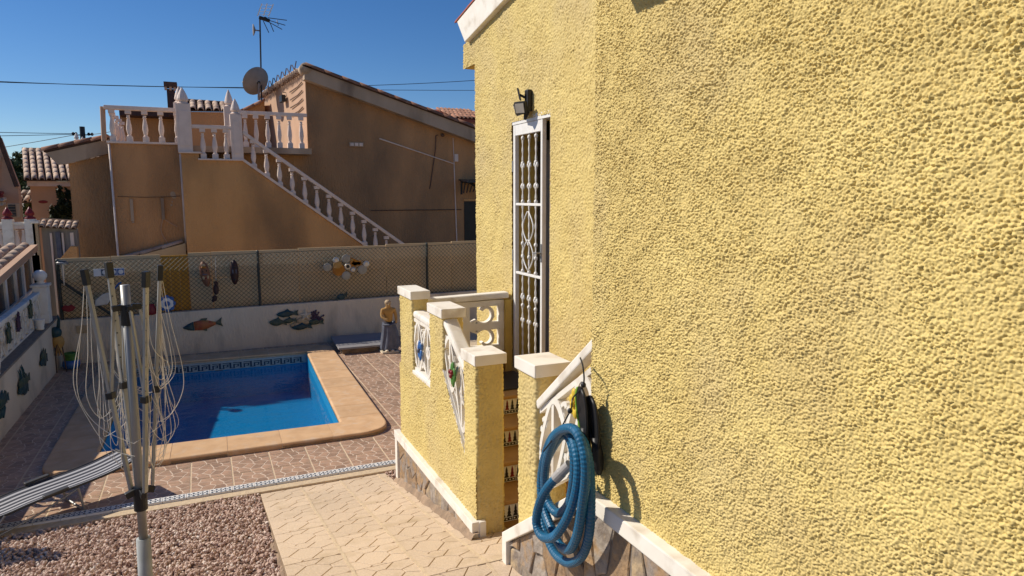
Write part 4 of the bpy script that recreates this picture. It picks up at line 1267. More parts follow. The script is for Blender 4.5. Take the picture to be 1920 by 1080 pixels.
for i in range(4):
    a, b_ = arms[i]; a2, b2 = arms[(i + 1) % 4] if i != 1 else arms[3]
    if i == 2: a2, b2 = arms[3]
    if i == 3: a2, b2 = arms[1]
    for k_ in range(7):
        t = .97 - k_ * .07
        p = Vector(seg2(a, b_, t)); q = Vector(seg2(a2, b2, t - rl.uniform(0, .05)))
        drop = rl.uniform(.28, .86) * (1 - k_ * .05)
        side = Vector((p.x + .385, p.y - AY, 0)); side = side.normalized() if side.length > .01 else Vector((1, 0, 0))
        side2 = Vector((q.x + .385, q.y - AY, 0)).normalized()
        bul = rl.uniform(-.03, .055)
        m1 = p + side * bul * .8 + Vector((0, 0, -drop * .55)); m2 = p + side * bul + Vector((rl.uniform(-.02, .02), rl.uniform(-.03, .03), -drop * .92))
        bt_ = (p + q) / 2 + side * bul * .7 + Vector((rl.uniform(-.05, .05), rl.uniform(-.05, .05), -drop * 1.12))
        m3 = q + side2 * bul + Vector((rl.uniform(-.03, .03), 0, -drop * .9)); m4 = q + side2 * bul * .7 + Vector((0, 0, -drop * .5))
        mb = MB(); mb.tube(spline([p, m1, m2, bt_, m3, m4, q], 7), .0014, 4, cap=False)
        mb.build('clothes_line', M['cordwhite'], air, recalc=False)
for side_ in (-1, 1):
    for k_ in range(2 if side_ < 0 else 1):
        p = Vector(arms[0][1] if side_ < 0 else arms[3][1]); x0 = p.x
        lo = -1.15 - k_ * .07
        mb = MB(); mb.tube(spline([p, (x0 + side_ * .03, AY + .05, -.65), (x0 + side_ * (.075 + .015 * k_), AY + .06, -.95), (x0 + side_ * (.05 - .02 * k_), AY + .05, lo + .05), (x0 - side_ * (.04 + .02 * k_), AY, lo - .06 - .03 * k_), (-.39, AY - .06, lo - .13)], 8), .0014, 4, cap=False)
        mb.build('clothes_line', M['cordwhite'], air, recalc=False)
for k_ in range(5):
    x0 = -.39 + rl.uniform(-.12, .15)
    mb = MB(); mb.tube(spline([(x0, AY - .05, -1.0 - rl.uniform(0, .15)), (x0 + rl.uniform(-.04, .06), AY - .08, -1.2), (x0 + rl.uniform(-.10, .12), AY - .07, -1.36 - rl.uniform(0, .1))], 8), .0013, 4, cap=False)
    mb.build('clothes_line', M['cordwhite'], air, recalc=False)

# ================================================================== sun lounger
heading = math.atan2(.46, .85)
lo_ = thing('sun_lounger', 'low folding sun lounger with navy and white striped cloth by the pool', 'sun lounger', (-1.30, 7.27, -2.9), rz=heading)
def lpart(mb, name, m_, **kw):
    me = mb.mesh(name, m_, **{k_: v for k_, v in kw.items() if k_ in ('smooth', 'bevel')})
    o = bpy.data.objects.new(name, me); C.objects.link(o); o.parent = lo_; return o
prof = [(-1.25, .36), (-1.0, .27), (-.75, .20), (-.55, .205), (-.35, .235), (-.15, .255), (.10, .275), (.30, .30), (.46, .335), (.54, .355)]
sp_ = spline([(a, 0, b_) for a, b_ in prof], 5)
mb = MB(); vs = []
NW = 13
for p in sp_:
    for j in range(NW):
        yy = -.20 + .41 * j / (NW - 1)
        vs.append((p.x, yy, p.z - .018 * (1 - (yy / .21) ** 2)))
fs = [(i * NW + j, (i + 1) * NW + j, (i + 1) * NW + j + 1, i * NW + j + 1) for i in range(len(sp_) - 1) for j in range(NW - 1)]
nv_ = len(vs)
vs2 = vs + [(a, b_, c_ - .004) for a, b_, c_ in vs]
fs2 = fs + [tuple(nv_ + i for i in f[::-1]) for f in fs]
mb.add(vs2, fs2); lpart(mb, 'cloth', M['stripes'], smooth=True)
for s_ in (-1, 1):
    mb = MB(); mb.tube([(p.x, s_ * .212, p.z - .005) for p in sp_], .012, 8); lpart(mb, 'side_rail', M['darkmetal'], smooth=True)
for x_ in (-1.22, .54):
    mb = MB(); mb.tube([(x_, -.212, sp_[0 if x_ < 0 else -1].z), (x_, .212, sp_[0 if x_ < 0 else -1].z)], .012, 8); lpart(mb, 'end_rail', M['darkmetal'])
for (x0, x1) in ((.02, .06), (-.55, -.70)):
    zt = .25 if x0 > 0 else .20
    mb = MB(); mb.tube([(x0, -.22, zt), (x1, -.22, .014), (x1, .22, .014), (x0, .22, zt)], .011, 8); lpart(mb, 'leg', M['steel'])
for s_ in (-1, 1):
    mb = MB(); mb.tube([(-.72, s_ * .225, .015), (-.30, s_ * .225, .12), (.02, s_ * .225, .245)], .009, 6); lpart(mb, 'brace', M['steel'])
    mb = MB(); mb.obox((-.16, s_ * .23, .275), (.10, 0, .012), (0, .024, 0), (0, 0, .010)); lpart(mb, 'armrest', M['darkmetal'], bevel=.006)
# ================================================================== left boundary wall with balustrade
def ledge_z(y): return -2.15 + (y - 10) * 0.033
bw = thing('boundary_wall', 'cream rendered boundary wall with grey ledge on the left of the pool', 'wall', (-2.5, 10.3, -2.9))
mb = MB()
mb.extr([(-2.35, 7.0, -3.15), (-2.35, 7.0, ledge_z(7) - .03), (-2.35, 13.77, ledge_z(13.77) - .03), (-2.35, 13.77, -3.15)], (-.35, 0, 0))
mb.build('wall', M['render_left'], bw)
mb = MB(); mb.extr([(-2.335, 6.98, ledge_z(7) - .03), (-2.335, 6.98, ledge_z(7)), (-2.335, 13.77, ledge_z(13.77)), (-2.335, 13.77, ledge_z(13.77) - .03)], (-.40, 0, 0))
mb.build('ledge', M['mortar'], bw, bevel=.006)
lb = thing('lattice_balustrade', 'white lattice balustrade with a ball topped post on the left boundary wall', 'balustrade', (-2.5, 11, -2.1))
BX = -2.50
py0 = 13.13
L_ = 1.02
y1 = py0
while y1 > 8.2:
    y0 = y1 - L_
    zb = ledge_z(y0) + .005; sl_ = .033
    mb = MB(); mp = lambda u, v, d, y0=y0, zb=zb: (BX + d, y0 + u, zb + u * sl_ + v); oval_panel(mb, L_ - .01, 0.46, mp, 3, .030, .05)
    mb.build('lattice_panel', M['white'], lb)
    y1 = y0
mb = MB(); mb.bar((BX, 8.2, ledge_z(8.2) + .495), (BX, py0, ledge_z(py0) + .495), .10, .06); mb.build('handrail', M['white'], lb, bevel=.015)
mb = MB(); mb.box(-2.56, -2.36, py0, py0 + .24, ledge_z(13.2) - .01, -1.45); ps = mb.build('post', M['white'], lb, bevel=.006)
mb = MB(); mb.box(-2.585, -2.335, py0 - .025, py0 + .265, -1.45, -1.405); mb.build('post_cap', M['white'], ps, bevel=.01)
mb = MB(); mb.lathe([(.06, 0), (.065, .02), (.04, .04), (.075, .07), (.102, .115), (.102, .155), (.075, .20), (.04, .222), (.01, .225)], 18, (-2.46, py0 + .12, -1.405)); mb.build('ball', M['white'], ps, smooth=True)
mb = MB(); mb.box(-2.60, -2.34, 6.72, 6.98, -3.1, -1.75); ps2 = mb.build('post', M['white'], lb, bevel=.006)
mb = MB(); mb.lathe([(.06, 0), (.065, .02), (.04, .04), (.075, .07), (.102, .115), (.102, .155), (.075, .20), (.04, .222), (.01, .225)], 18, (-2.47, 6.85, -1.75)); mb.build('ball', M['white'], ps2, smooth=True)

def fish_rel(name, label, c, L, Hh, cols, axis='x', cat='wall ornament', flip=1, tilt=0.0, dirn=-1):
    """fish-shaped wall ornament: domed body, head, tail and fins. axis = the wall's horizontal axis; dirn = outward sign of the other axis"""
    t = thing(name, label, cat, c)
    ct, s_t = math.cos(tilt), math.sin(tilt)
    def mp(u, v, d):
        uu, vv = u * ct - v * s_t, u * s_t + v * ct
        return (c[0] + flip * uu, c[1] + dirn * d, c[2] + vv) if axis == 'x' else (c[0] + dirn * d, c[1] + flip * uu, c[2] + vv)
    def dome(name_, outl, hgt, m_):
        n = len(outl); cx = sum(p[0] for p in outl) / n; cy = sum(p[1] for p in outl) / n
        mb = MB(); vs = []
        for (k_, d) in ((1, .004), (1, .012), (.72, .012 + hgt * .7), (.35, .012 + hgt)):
            vs += [mp(cx + (p[0] - cx) * k_, cy + (p[1] - cy) * k_, d) for p in outl]
        vs.append(mp(cx, cy, .012 + hgt * 1.05))
        fs = [tuple(range(n))]
        for r in range(3):
            fs += [(r * n + i, r * n + (i + 1) % n, (r + 1) * n + (i + 1) % n, (r + 1) * n + i) for i in range(n)]
        fs += [(3 * n + i, 3 * n + (i + 1) % n, 4 * n) for i in range(n)]
        mb.add(vs, fs); mb.build(name_, m_, t, smooth=False)
    hb, bd, tl = cols
    body = [(-L * .18, -Hh * .42), (0, -Hh * .5), (L * .15, -Hh * .4), (L * .34, -Hh * .14), (L * .34, Hh * .12), (L * .15, Hh * .38), (0, Hh * .5), (-L * .18, Hh * .44)]
    head = [(-L * .19, -Hh * .42), (-L * .19, Hh * .44), (-L * .33, Hh * .28), (-L * .44, Hh * .04), (-L * .44, -Hh * .06), (-L * .33, -Hh * .28)]
    tail = [(L * .33, -Hh * .1), (L * .40, -Hh * .22), (L * .5, -Hh * .46), (L * .465, 0), (L * .5, Hh * .5), (L * .40, Hh * .24), (L * .33, Hh * .1)]
    dome('body', body, .035, bd); dome('head', head, .03, hb); dome('tail', tail, .008, tl)
    dome('fin', [(-L * .05, Hh * .46), (L * .12, Hh * .38), (L * .16, Hh * .62), (L * .02, Hh * .66)], .006, tl)
    dome('fin', [(-L * .02, -Hh * .46), (L * .12, -Hh * .38), (L * .10, -Hh * .66)], .006, tl)
    mb = MB(); e = mp(-L * .34, Hh * .08, .04); mb.ell(e, .012, .012, .012, 8, 6); mb.build('eye', M['black'], t, smooth=True)
    return t
# dark metal fish shoals on the left wall
def shoal(name, label, c, n, L, Hh, spread, seed):
    r = random.Random(seed)
    t = thing(name, label, 'wall ornament', c)
    for i in range(n):
        du, dv = r.uniform(-1, 1) * spread[0], r.uniform(-1, 1) * spread[1]
        mb = MB()
        l_, h_ = L * r.uniform(.7, 1.1), Hh * r.uniform(.7, 1.1)
        y, z = c[1] + du, c[2] + dv
        mb.ell((c[0] + .02, y, z), .022, l_ * .5, h_ * .5, 10, 6)
        mb.extr([(c[0] + .012, y + l_ * .4, z), (c[0] + .012, y + l_ * .62, z + h_ * .5), (c[0] + .012, y + l_ * .62, z - h_ * .5)], (.012, 0, 0))
        mb.extr([(c[0] + .012, y - l_ * .1, z + h_ * .4), (c[0] + .012, y + l_ * .25, z + h_ * .3), (c[0] + .012, y + l_ * .2, z + h_ * .75)], (.01, 0, 0))
        mb.build('fish', M['teal'] if i % 3 else M['fishgreen'], t, smooth=False)
    for i in range(n):
        mb = MB(); y, z = c[1] + r.uniform(-1, 1) * spread[0], c[2] + r.uniform(-1, 1) * spread[1] * 1.1
        for k_ in range(3):
            a = r.uniform(.6, 2.4); mb.tube([(c[0] + .012, y, z - .08), (c[0] + .02, y + .10 * math.cos(a), z + .10 * math.sin(a) - .04), (c[0] + .012, y + .15 * math.cos(a + .3), z + .15 * math.sin(a + .2))], [.012, .010, .004], 5)
        mb.build('weed', M['teal'], t)
shoal('fish_ornament', 'large dark teal fish shoal ornament low on the cream wall', (-2.345, 10.93, -2.49), 4, .42, .15, (.17, .12), 3)
shoal('fish_ornament', 'smaller grey green fish ornament on the cream wall towards the corner', (-2.345, 12.30, -2.46), 2, .42, .16, (.08, .05), 8)
shoal('fish_ornament', 'dark fish ornament on the cream wall at the left picture edge', (-2.345, 9.78, -2.50), 3, .38, .14, (.12, .10), 5)
for (y, z, lab, mm) in ((12.35, -1.72, 'green turtle ornament on the white lattice nearest the ball post', 'fishgreen'), (11.55, -1.78, 'dark metal butterfly on the white lattice beside the green turtle', 'purple'), (11.0, -1.84, 'green lizard ornament in the middle of the white lattice', 'fishgreen'), (10.35, -1.88, 'brown gecko ornament on the lattice at the left picture edge', 'wood_dark')):
    t = thing('lattice_ornament', lab, 'ornament', (BX + .05, y, z))
    mb = MB(); mb.ell((BX + .05, y, z), .025, .07, .12, 10, 7); mb.build('body', M[mm], t, smooth=True)
    mb = MB(); mb.ell((BX + .055, y + .01, z + .14), .02, .035, .04, 8, 6); mb.build('head', M[mm], t, smooth=True)
    for s_ in (-1, 1):
        for q in (-1, 1):
            mb = MB(); mb.tube([(BX + .05, y + s_ * .05, z + q * .05), (BX + .05, y + s_ * .12, z + q * .09)], [.016, .01], 6); mb.build('leg', M[mm], t)
for (y, lab) in ((12.62, 'small white fluted pot on the ledge below the green turtle'), (9.97, 'small white fluted pot on the ledge at the left picture edge')):
    mb = MB(); mb.lathe([(.045, 0), (.055, .015), (.05, .04), (.062, .09), (.068, .15), (.074, .165), (.06, .17)], 12, (-2.40, y, ledge_z(y) + .001))
    tag(mb.build('pot', M['white'], smooth=True), lab, 'pot', 'small pots on the wall ledge')

# ================================================================== sunroom on the left
sr = thing('sunroom', 'sunroom with white window frames and barrel tiled roof behind the lattice balustrade', 'building', (-3.6, 12, -2.9))
SXX = -2.78
def verge(y): return -1.104 + (y - 12.2) * .113
mb = MB(); mb.extr([(SXX - .02, 9.3, -3.1), (SXX - .02, 9.3, -1.95), (SXX - .02, 14.6, -1.66), (SXX - .02, 14.6, -3.1)], (-1.6, 0, 0)); mb.build('wall', M['white'], sr)
def sill(y): return -1.80 + (y - 11.945) * .054
ys_ = [9.3, 10.2, 11.1, 11.9, 12.62, 13.26, 13.80, 14.5]
for i in range(len(ys_) - 1):
    a, b_ = ys_[i], ys_[i + 1]
    fr_ = .055
    mb = MB()
    zb = lambda y: sill(y); zt = lambda y: verge(y) - .14
    for (p, q) in ((a, a + fr_), (b_ - fr_, b_)):
        mb.extr([(SXX, p, zb(p)), (SXX, p, zt(p)), (SXX, q, zt(q)), (SXX, q, zb(q))], (-.06, 0, 0))
    mb.extr([(SXX, a + fr_, zb(a)), (SXX, a + fr_, zb(a) + .06), (SXX, b_ - fr_, zb(b_) + .06), (SXX, b_ - fr_, zb(b_))], (-.058, 0, 0))
    mb.extr([(SXX, a + fr_, zt(a) - .06), (SXX, a + fr_, zt(a)), (SXX, b_ - fr_, zt(b_)), (SXX, b_ - fr_, zt(b_) - .06)], (-.058, 0, 0))
    wn = mb.build('window', M['metalwhite'], sr)
    mb = MB(); mb.extr([(SXX - .03, a + fr_, zb(a) + .05), (SXX - .03, a + fr_, zt(a) - .05), (SXX - .03, b_ - fr_, zt(b_) - .05), (SXX - .03, b_ - fr_, zb(b_) + .05)], (-.012, 0, 0)); mb.build('pane', M['glass'], wn)
mb = MB(); mb.extr([(SXX + .10, 9.2, verge(9.2) + .01), (SXX + .10, 9.2, verge(9.2) - .10), (SXX + .10, 14.5, verge(14.5) - .10), (SXX + .10, 14.5, verge(14.5) + .01)], (-.10, 0, 0)); mb.build('verge_board', M['peach'], sr)
mb = MB(); mb.extr([(SXX + .02, 9.2, verge(9.2) - .14), (SXX + .02, 9.2, verge(9.2) - .02), (SXX + .02, 14.5, verge(14.5) - .02), (SXX + .02, 14.5, verge(14.5) - .14)], (-1.6, 0, 0)); srf = mb.build('roof', M['roofdark'], sr)
bt1 = barrel(.085, .40).mesh('roof_tile', M['roofpale'], smooth=True)
for r_i in range(6):
    for k_ in range(15):
        y = 9.1 + k_ * .36
        place('roof_tile', bt1, srf, (SXX - .10 - r_i * .20, y, verge(y) - .035 + random.uniform(-.004, .004)), rot=(math.atan(.113) + .03, 0, random.uniform(-.02, .02)))

# ================================================================== end wall, wire fence and what hangs on it
def ew_top(x): return -2.115 + (x + 2.35) * .0085
ew = thing('end_wall', 'low weathered white rendered wall along the far end of the pool', 'wall', (1.5, 13.86, -2.9))
mb = MB(); mb.extr([(-2.36, 13.78, -3.15), (-2.36, 13.78, ew_top(-2.36)), (6.5, 13.78, ew_top(6.5)), (6.5, 13.78, -3.15)], (0, .16, 0)); mb.build('wall', M['render_wall'], ew, bevel=.01)
fn = thing('wire_fence', 'dark chain link fence with steel posts standing on the low white wall', 'fence', (1.5, 13.86, -2.1))
def fb(x): return ew_top(x) + .01
def ft(x): return -1.115 + (x + 2.35) * .0132
for x in (-2.30, .937, 4.297):
    mb = MB(); mb.tube([(x, 13.85, fb(x) - .02), (x, 13.85, ft(x) + .035)], .026, 10); mb.lathe([(.03, 0), (.03, .012), (.01, .03)], 10, (x, 13.85, ft(x) + .03)); mb.build('post', M['postgrey'], fn, smooth=False)
mb = MB(); mb.tube([(-2.29, 13.84, -1.42), (-1.55, 13.84, -2.08)], .024, 8); mb.build('brace', M['postgrey'], fn)
cm = MB()
sp = .085
x = -2.30
hgt = 1.06
def wire(x0, sg):
    # one wire from the foot to the head of the fence, slanting sideways, crimped where wires cross
    a, b_ = 0.0, hgt
    xa, xb = x0, x0 + sg * hgt
    if xb > 6.3: b_ = (6.3 - x0) / sg if sg > 0 else b_; xb = 6.3
    if xb < -2.3: b_ = (x0 + 2.3); xb = -2.3
    if xa < -2.3: a = (-2.3 - xa); xa = -2.3
    if xa > 6.3: a = xa - 6.3; xa = 6.3
    if b_ - a < .03: return
    za, zb = fb(xa) + a * (ft(xa) - fb(xa)) / hgt, fb(xb) + b_ * (ft(xb) - fb(xb)) / hgt
    cm.tube([(xa, 13.82 + .002 * sg, za), (xb, 13.82 + .002 * sg, zb)], .0040, 3, cap=False)
k_ = int((6.3 + 2.3 + 2 * hgt) / sp)
for i in range(k_):
    wire(-2.3 - hgt + i * sp, 1); wire(-2.3 + i * sp, -1)
for zz in (0, 1):
    cm.tube([(-2.3, 13.82, ft(-2.3) if zz else fb(-2.3) + .01), (6.3, 13.82, ft(6.3) if zz else fb(6.3) + .01)], .004, 4)
cmo = cm.build('chain_link_mesh', M['mesh'], fn, recalc=False); cmo['kind'] = 'stuff'

pf = thing('panel_fence', 'beige board panels with one ochre panel standing right behind the wire fence', 'fence', (1.5, 14.05, -2.9))
xs = [-2.33, -1.52, -.735, -.275, .12, 1.70, 3.46, 4.9, 6.5]
for i in range(len(xs) - 1):
    a, b_ = xs[i] + .005, xs[i + 1] - .005
    if abs(xs[i] + .735) < .01:
        for q in range(3):
            w3 = (b_ - a) / 3
            mb = MB(); mb.box(a + q * w3 + .002, a + (q + 1) * w3 - .002, 14.0, 14.03, -2.95, -1.07); mb.build('ochre_board', M['ochrepanel'], pf)
        continue
    for (z0, z1) in ((-2.95, -2.10), (-2.095, -1.555 + (a + 2.3) * .013), (-1.548 + (a + 2.3) * .013, -1.06 + (a + 2.35) * .0125)):
        mb = MB(); mb.box(a, b_, 14.0 + random.uniform(0, .006), 14.035, z0, z1); mb.build('panel', M['panel'], pf)

# plaques and figures on the fence and wall, each its own thing
FY = 13.795
t = thing('fish_disc_art', 'wall art of round silver and amber discs hung on the wire fence', 'wall art', (2.6, FY, -1.4))
for (x, z, r, mm) in ((2.221, -1.388, .083, 'taupe'), (2.391, -1.256, .062, 'silver'), (2.591, -1.231, .086, 'taupe'), (2.437, -1.45, .125, 'amber'), (2.42, -1.36, .09, 'bronze'), (2.581, -1.574, .088, 'taupe'), (2.722, -1.462, .05, 'silver'), (2.915, -1.47, .095, 'taupe'), (2.994, -1.354, .062, 'silver'), (2.70, -1.27, .035, 'bronze')):
    mb = MB(); mb.lathe([(r * .96, 0), (r, -.008), (r * .97, -.016), (r * .6, -.026), (r * .1, -.030)], 20, (x, FY - random.uniform(0, .02), z), axis='Y'); mb.build('disc', M[mm], t, smooth=False)
mb = MB(); mb.lathe([(.066, 0), (.068, -.012), (.055, -.03), (.036, -.03), (.03, -.02)], 20, (2.618, FY - .02, -1.393), axis='Y'); ey = mb.build('eye', M['silver'], t)
mb = MB(); mb.lathe([(.03, 0), (.028, -.012), (.004, -.016)], 14, (2.618, FY - .042, -1.393), axis='Y'); mb.build('pupil', M['black'], ey)
for (x0, z0, x1, z1) in ((2.66, -1.24, 2.88, -1.36), (2.68, -1.36, 2.90, -1.33), (2.70, -1.30, 2.80, -1.38)):
    mb = MB(); c_ = ((x0 + x1) / 2, FY - .012, (z0 + z1) / 2); mb.bar((x0, FY - .012, z0), (x1, FY - .012, z1), .02, .085); mb.build('amber_leaf', M['amber'], t, bevel=.009)

def mask(name, label, c, hw, hh, tilt, m1, feats):
    t = thing(name, label, 'mask', c)
    ct, s_t = math.cos(tilt), math.sin(tilt)
    def mp(u, v, d): return (c[0] + u * ct - v * s_t, c[1] - d, c[2] + u * s_t + v * ct)
    n = 22; ol = []
    for i in range(n):
        a = 2 * PI * i / n
        ol.append((hw * math.cos(a) * (1 - .18 * max(0, -math.sin(a))), hh * (math.copysign(abs(math.sin(a)) ** .8, math.sin(a)))))
    mb = MB(); vs = []
    for (k_, d) in ((1, 0), (1, .02), (.7, .05), (.3, .062)): vs += [mp(p[0] * k_, p[1] * k_, d) for p in ol]
    vs.append(mp(0, 0, .065)); fs = [tuple(range(n))]
    for r in range(3): fs += [(r * n + i, r * n + (i + 1) % n, (r + 1) * n + (i + 1) % n, (r + 1) * n + i) for i in range(n)]
    fs += [(3 * n + i, 3 * n + (i + 1) % n, 4 * n) for i in range(n)]
    mb.add(vs, fs); mb.build('face', m1, t, smooth=True)
    for (nm, u, v, a, b_, mm) in feats:
        mb = MB(); cc = mp(u, v, .052); mb.ell(cc, a, .016, b_, 8, 6); mb.build(nm, M[mm], t, smooth=True)
mask('carved_mask', 'long painted wooden mask with pale patches leaning on the wire fence', (0, FY - .01, -1.42), .085, .24, .13, M['wood_mid'],
     [('brow', 0, .13, .05, .02, 'amber'), ('eye', -.03, .06, .017, .02, 'wood_dark'), ('eye', .035, .06, .017, .02, 'wood_dark'), ('nose', 0, .0, .05, .018, 'drape'), ('mouth', 0, -.07, .022, .02, 'red'), ('cheek', -.035, -.06, .022, .035, 'sandshell'), ('cheek', .04, -.06, .02, .035, 'sandshell'), ('forehead', 0, .17, .04, .025, 'sandshell')])
mask('carved_mask', 'dark oval wooden mask on the wire fence right of the long mask', (.505, FY - .01, -1.41), .075, .235, .0, M['wood_dark'],
     [('eye', -.026, .02, .012, .05, 'drape'), ('eye', .028, .02, .012, .05, 'drape'), ('nose', 0, -.0, .009, .06, 'black'), ('mouth', 0, -.13, .03, .012, 'black'), ('brow', 0, .10, .045, .012, 'black')])
t = thing('seahorse_figure', 'dark brown hanging lizard figure on the wire fence below the masks', 'figure', (.17, FY, -1.7))
for (u, v, a, b_) in ((0, 0, .052, .10), (.01, .11, .035, .05), (-.03, -.16, .045, .06), (-.055, -.20, .03, .03)):
    mb = MB(); mb.ell((.17 + u, FY - .015, -1.72 + v), a, .026, b_, 10, 7); mb.build('body_bead', M['wood_dark'], t, smooth=True)
mb = MB(); mb.tube([(.18, FY - .005, -1.55), (.19, FY, -1.12)], .004, 5); mb.build('string', M['cordwhite'], t)
# blue and white plate flower
t = thing('flower_plate', 'blue and white flower shaped plate at the foot of the ochre panel', 'plate', (-.66, FY, -1.93))
for i in range(8):
    a = i * PI / 4
    mb = MB(); mb.ell((-.66 + .095 * math.cos(a), FY - .01, -1.93 + .11 * math.sin(a)), .05, .016, .05, 10, 6); mb.build('petal', M['blue'], t, smooth=True)
mb = MB(); mb.lathe([(.105, 0), (.108, -.018), (.08, -.026), (.02, -.030)], 18, (-.66, FY - .004, -1.93), axis='Y'); mb.build('plate_ring', M['whiteclean'], t)
mb = MB(); mb.lathe([(.05, 0), (.05, -.012), (.01, -.016)], 14, (-.66, FY - .03, -1.93), axis='Y'); mb.build('plate_centre', M['blue'], t)
# tile plaque
t = thing('tile_plaque', 'white plaque with two blue patterned tiles hung on the fence behind the airer', 'plaque', (-1.53, FY, -1.3))
mb = MB(); mb.box(-1.77, -1.30, FY - .018, FY, -1.375, -1.245); mb.build('board', M['whiteclean'], t, bevel=.003)
for x in (-1.60, -1.47, -1.355):
    mb = MB(); mb.box(x - .055, x + .05, FY - .024, FY - .017, -1.365, -1.255); tl_ = mb.build('plaque_tile', M['blue'] if x > -1.58 else M['drape'], t)
    mb = MB(); mb.lathe([(.04, 0), (.042, -.004), (.02, -.006)], 8, (x, FY - .0235, -1.31), axis='Y'); mb.lathe([(.018, 0), (.016, -.005)], 8, (x, FY - .0285, -1.31), axis='Y'); mb.build('rosette', M['whiteclean'], tl_)
# white net paddle, red fish, pink lips, blue bit, tan plaque
t = thing('shell_ornament', 'white shell shaped ornament with handle on the fence left of the airer pole', 'ornament', (-1.70, FY, -1.78))
mb = MB(); vs = [(-1.79, FY - .01, -1.90), (-1.60, FY - .01, -1.88), (-1.52, FY - .01, -1.76), (-1.53, FY - .01, -1.66), (-1.66, FY - .01, -1.69), (-1.78, FY - .01, -1.79)]
mb.extr(vs, (0, -.03, 0)); mb.build('shell', M['silver'], t, bevel=.01)
mb = MB(); mb.tube([(-1.53, FY - .02, -1.68), (-1.40, FY - .02, -1.52), (-1.36, FY - .02, -1.50)], [.012, .016, .014], 8); mb.build('handle', M['blue'], t)
mb = MB(); mb.extr([(-2.29, FY, -1.90), (-2.24, FY, -1.85), (-2.19, FY, -1.865), (-2.14, FY, -1.845), (-2.08, FY, -1.90), (-2.12, FY, -1.955), (-2.19, FY, -1.975), (-2.26, FY, -1.95)], (0, -.03, 0))
tag(mb.build('lips_ornament', M['red'], bevel=.01), 'dark red lip shaped ornament on the fence near the left corner', 'ornament')
mb = MB(); mb.lathe([(.075, 0), (.09, .02), (.085, .10), (.06, .17), (.05, .19)], 12, (-.93, 13.82, -2.115)); tag(mb.build('red_lantern', M['red'], smooth=True), 'small dark red lantern standing on the low wall behind the airer', 'lantern')
t = thing('blue_fish', 'small dark blue fish ornament on top of the low wall', 'ornament', (2.46, 13.80, -2.05))
mb = MB(); mb.ell((2.47, 13.80, -2.0), .085, .02, .06, 12, 7); mb.build('body', M['teal'], t, smooth=True)
mb = MB(); mb.extr([(2.52, 13.79, -1.97), (2.60, 13.79, -1.90), (2.585, 13.79, -2.02)], (0, .02, 0)); mb.extr([(2.40, 13.79, -2.0), (2.31, 13.79, -2.07), (2.40, 13.79, -2.07)], (0, .02, 0)); mb.build('fin', M['teal'], t)
mb = MB(); mb.box(-2.10, -1.93, 13.755, 13.779, -2.36, -2.22); tag(mb.build('tan_plaque', M['sandshell'], bevel=.006), 'small tan plaque on the low wall behind the airer arms', 'plaque')
# fish on the wall
WY = 13.775
fish_rel('fish_ornament', 'orange and teal tropical fish ornament on the low white wall', (-.11, WY, -2.37), .72, .19, (M['teal'], M['fishorange'], M['fishgreen']), tilt=.09)
t = thing('reef_ornament', 'metal reef ornament of fish, starfish and coral on the low white wall', 'wall art', (1.58, WY, -2.44))
def mini(cx, cz, L, Hh, m_, tilt=0.0, y=WY - .01):
    mb = MB(); ct, s_t = math.cos(tilt), math.sin(tilt)
    mp = lambda u, v, d: (cx + u * ct - v * s_t, y - d, cz + u * s_t + v * ct)
    ol = [(-L * .5, 0), (-L * .36, Hh * .3), (-L * .1, Hh * .5), (L * .02, Hh * .75), (L * .12, Hh * .42), (L * .3, Hh * .16), (L * .5, Hh * .45), (L * .45, 0), (L * .5, -Hh * .45), (L * .3, -Hh * .16), (L * .05, -Hh * .45), (-L * .2, -Hh * .5), (-L * .38, -Hh * .3)]
    n = len(ol); vs = []
    for (k_, d) in ((1, 0), (1, .014), (.6, .034)): vs += [mp(p[0] * k_, p[1] * k_, d) for p in ol]
    fs = [tuple(range(n)), tuple(range(2 * n, 3 * n))] + [(r * n + i, r * n + (i + 1) % n, (r + 1) * n + (i + 1) % n, (r + 1) * n + i) for r in range(2) for i in range(n)]
    mb.add(vs, fs); mb.build('fish', m_, t)
mini(1.42, -2.265, .42, .13, M['teal'], .03); mini(1.24, -2.42, .34, .14, M['fishgreen'], -.05); mini(1.46, -2.40, .26, .10, M['fishgreen'], .05, WY - .025)
mini(1.68, -2.54, .40, .12, M['teal'], .02, WY - .03); mini(1.95, -2.47, .32, .11, M['fishgreen'], -.05)
mb = MB()
ol = []
for i in range(10):
    a = PI / 2 + i * PI / 5; r = .12 if i % 2 == 0 else .045; ol.append((r * math.cos(a), r * math.sin(a)))
vs = [(1.76 + p[0], WY - .03, -2.32 + p[1]) for p in ol] + [(1.76 + p[0], WY - .045, -2.32 + p[1]) for p in ol] + [(1.76, WY - .065, -2.32)]
mb.add(vs, [tuple(range(10))] + [(i, (i + 1) % 10, 10 + (i + 1) % 10, 10 + i) for i in range(10)] + [(10 + i, 10 + (i + 1) % 10, 20) for i in range(10)]); mb.build('starfish', M['cream'], t)
for (x, z, r) in ((1.68, -2.43, .10), (1.58, -2.49, .06), (1.76, -2.46, .07), (1.5, -2.5, .05)):
    mb = MB(); mb.ell((x, WY - .02, z), r, .03, r * .7, 10, 6); mb.build('shell', M['sandshell'], t, smooth=True)
rr_ = random.Random(9)
mb = MB()
for i in range(16):
    a = rr_.uniform(.2, 2.6); x, z = 1.93, -2.45
    L0 = rr_.uniform(.08, .22); e = (x + L0 * math.cos(a), WY - .025, z + L0 * math.sin(a)); mb.tube([(x, WY - .015, z), e], [.014, .010], 5); mb.ell(e, .02, .015, .02, 6, 5)
mb.build('coral', M['purple'], t)
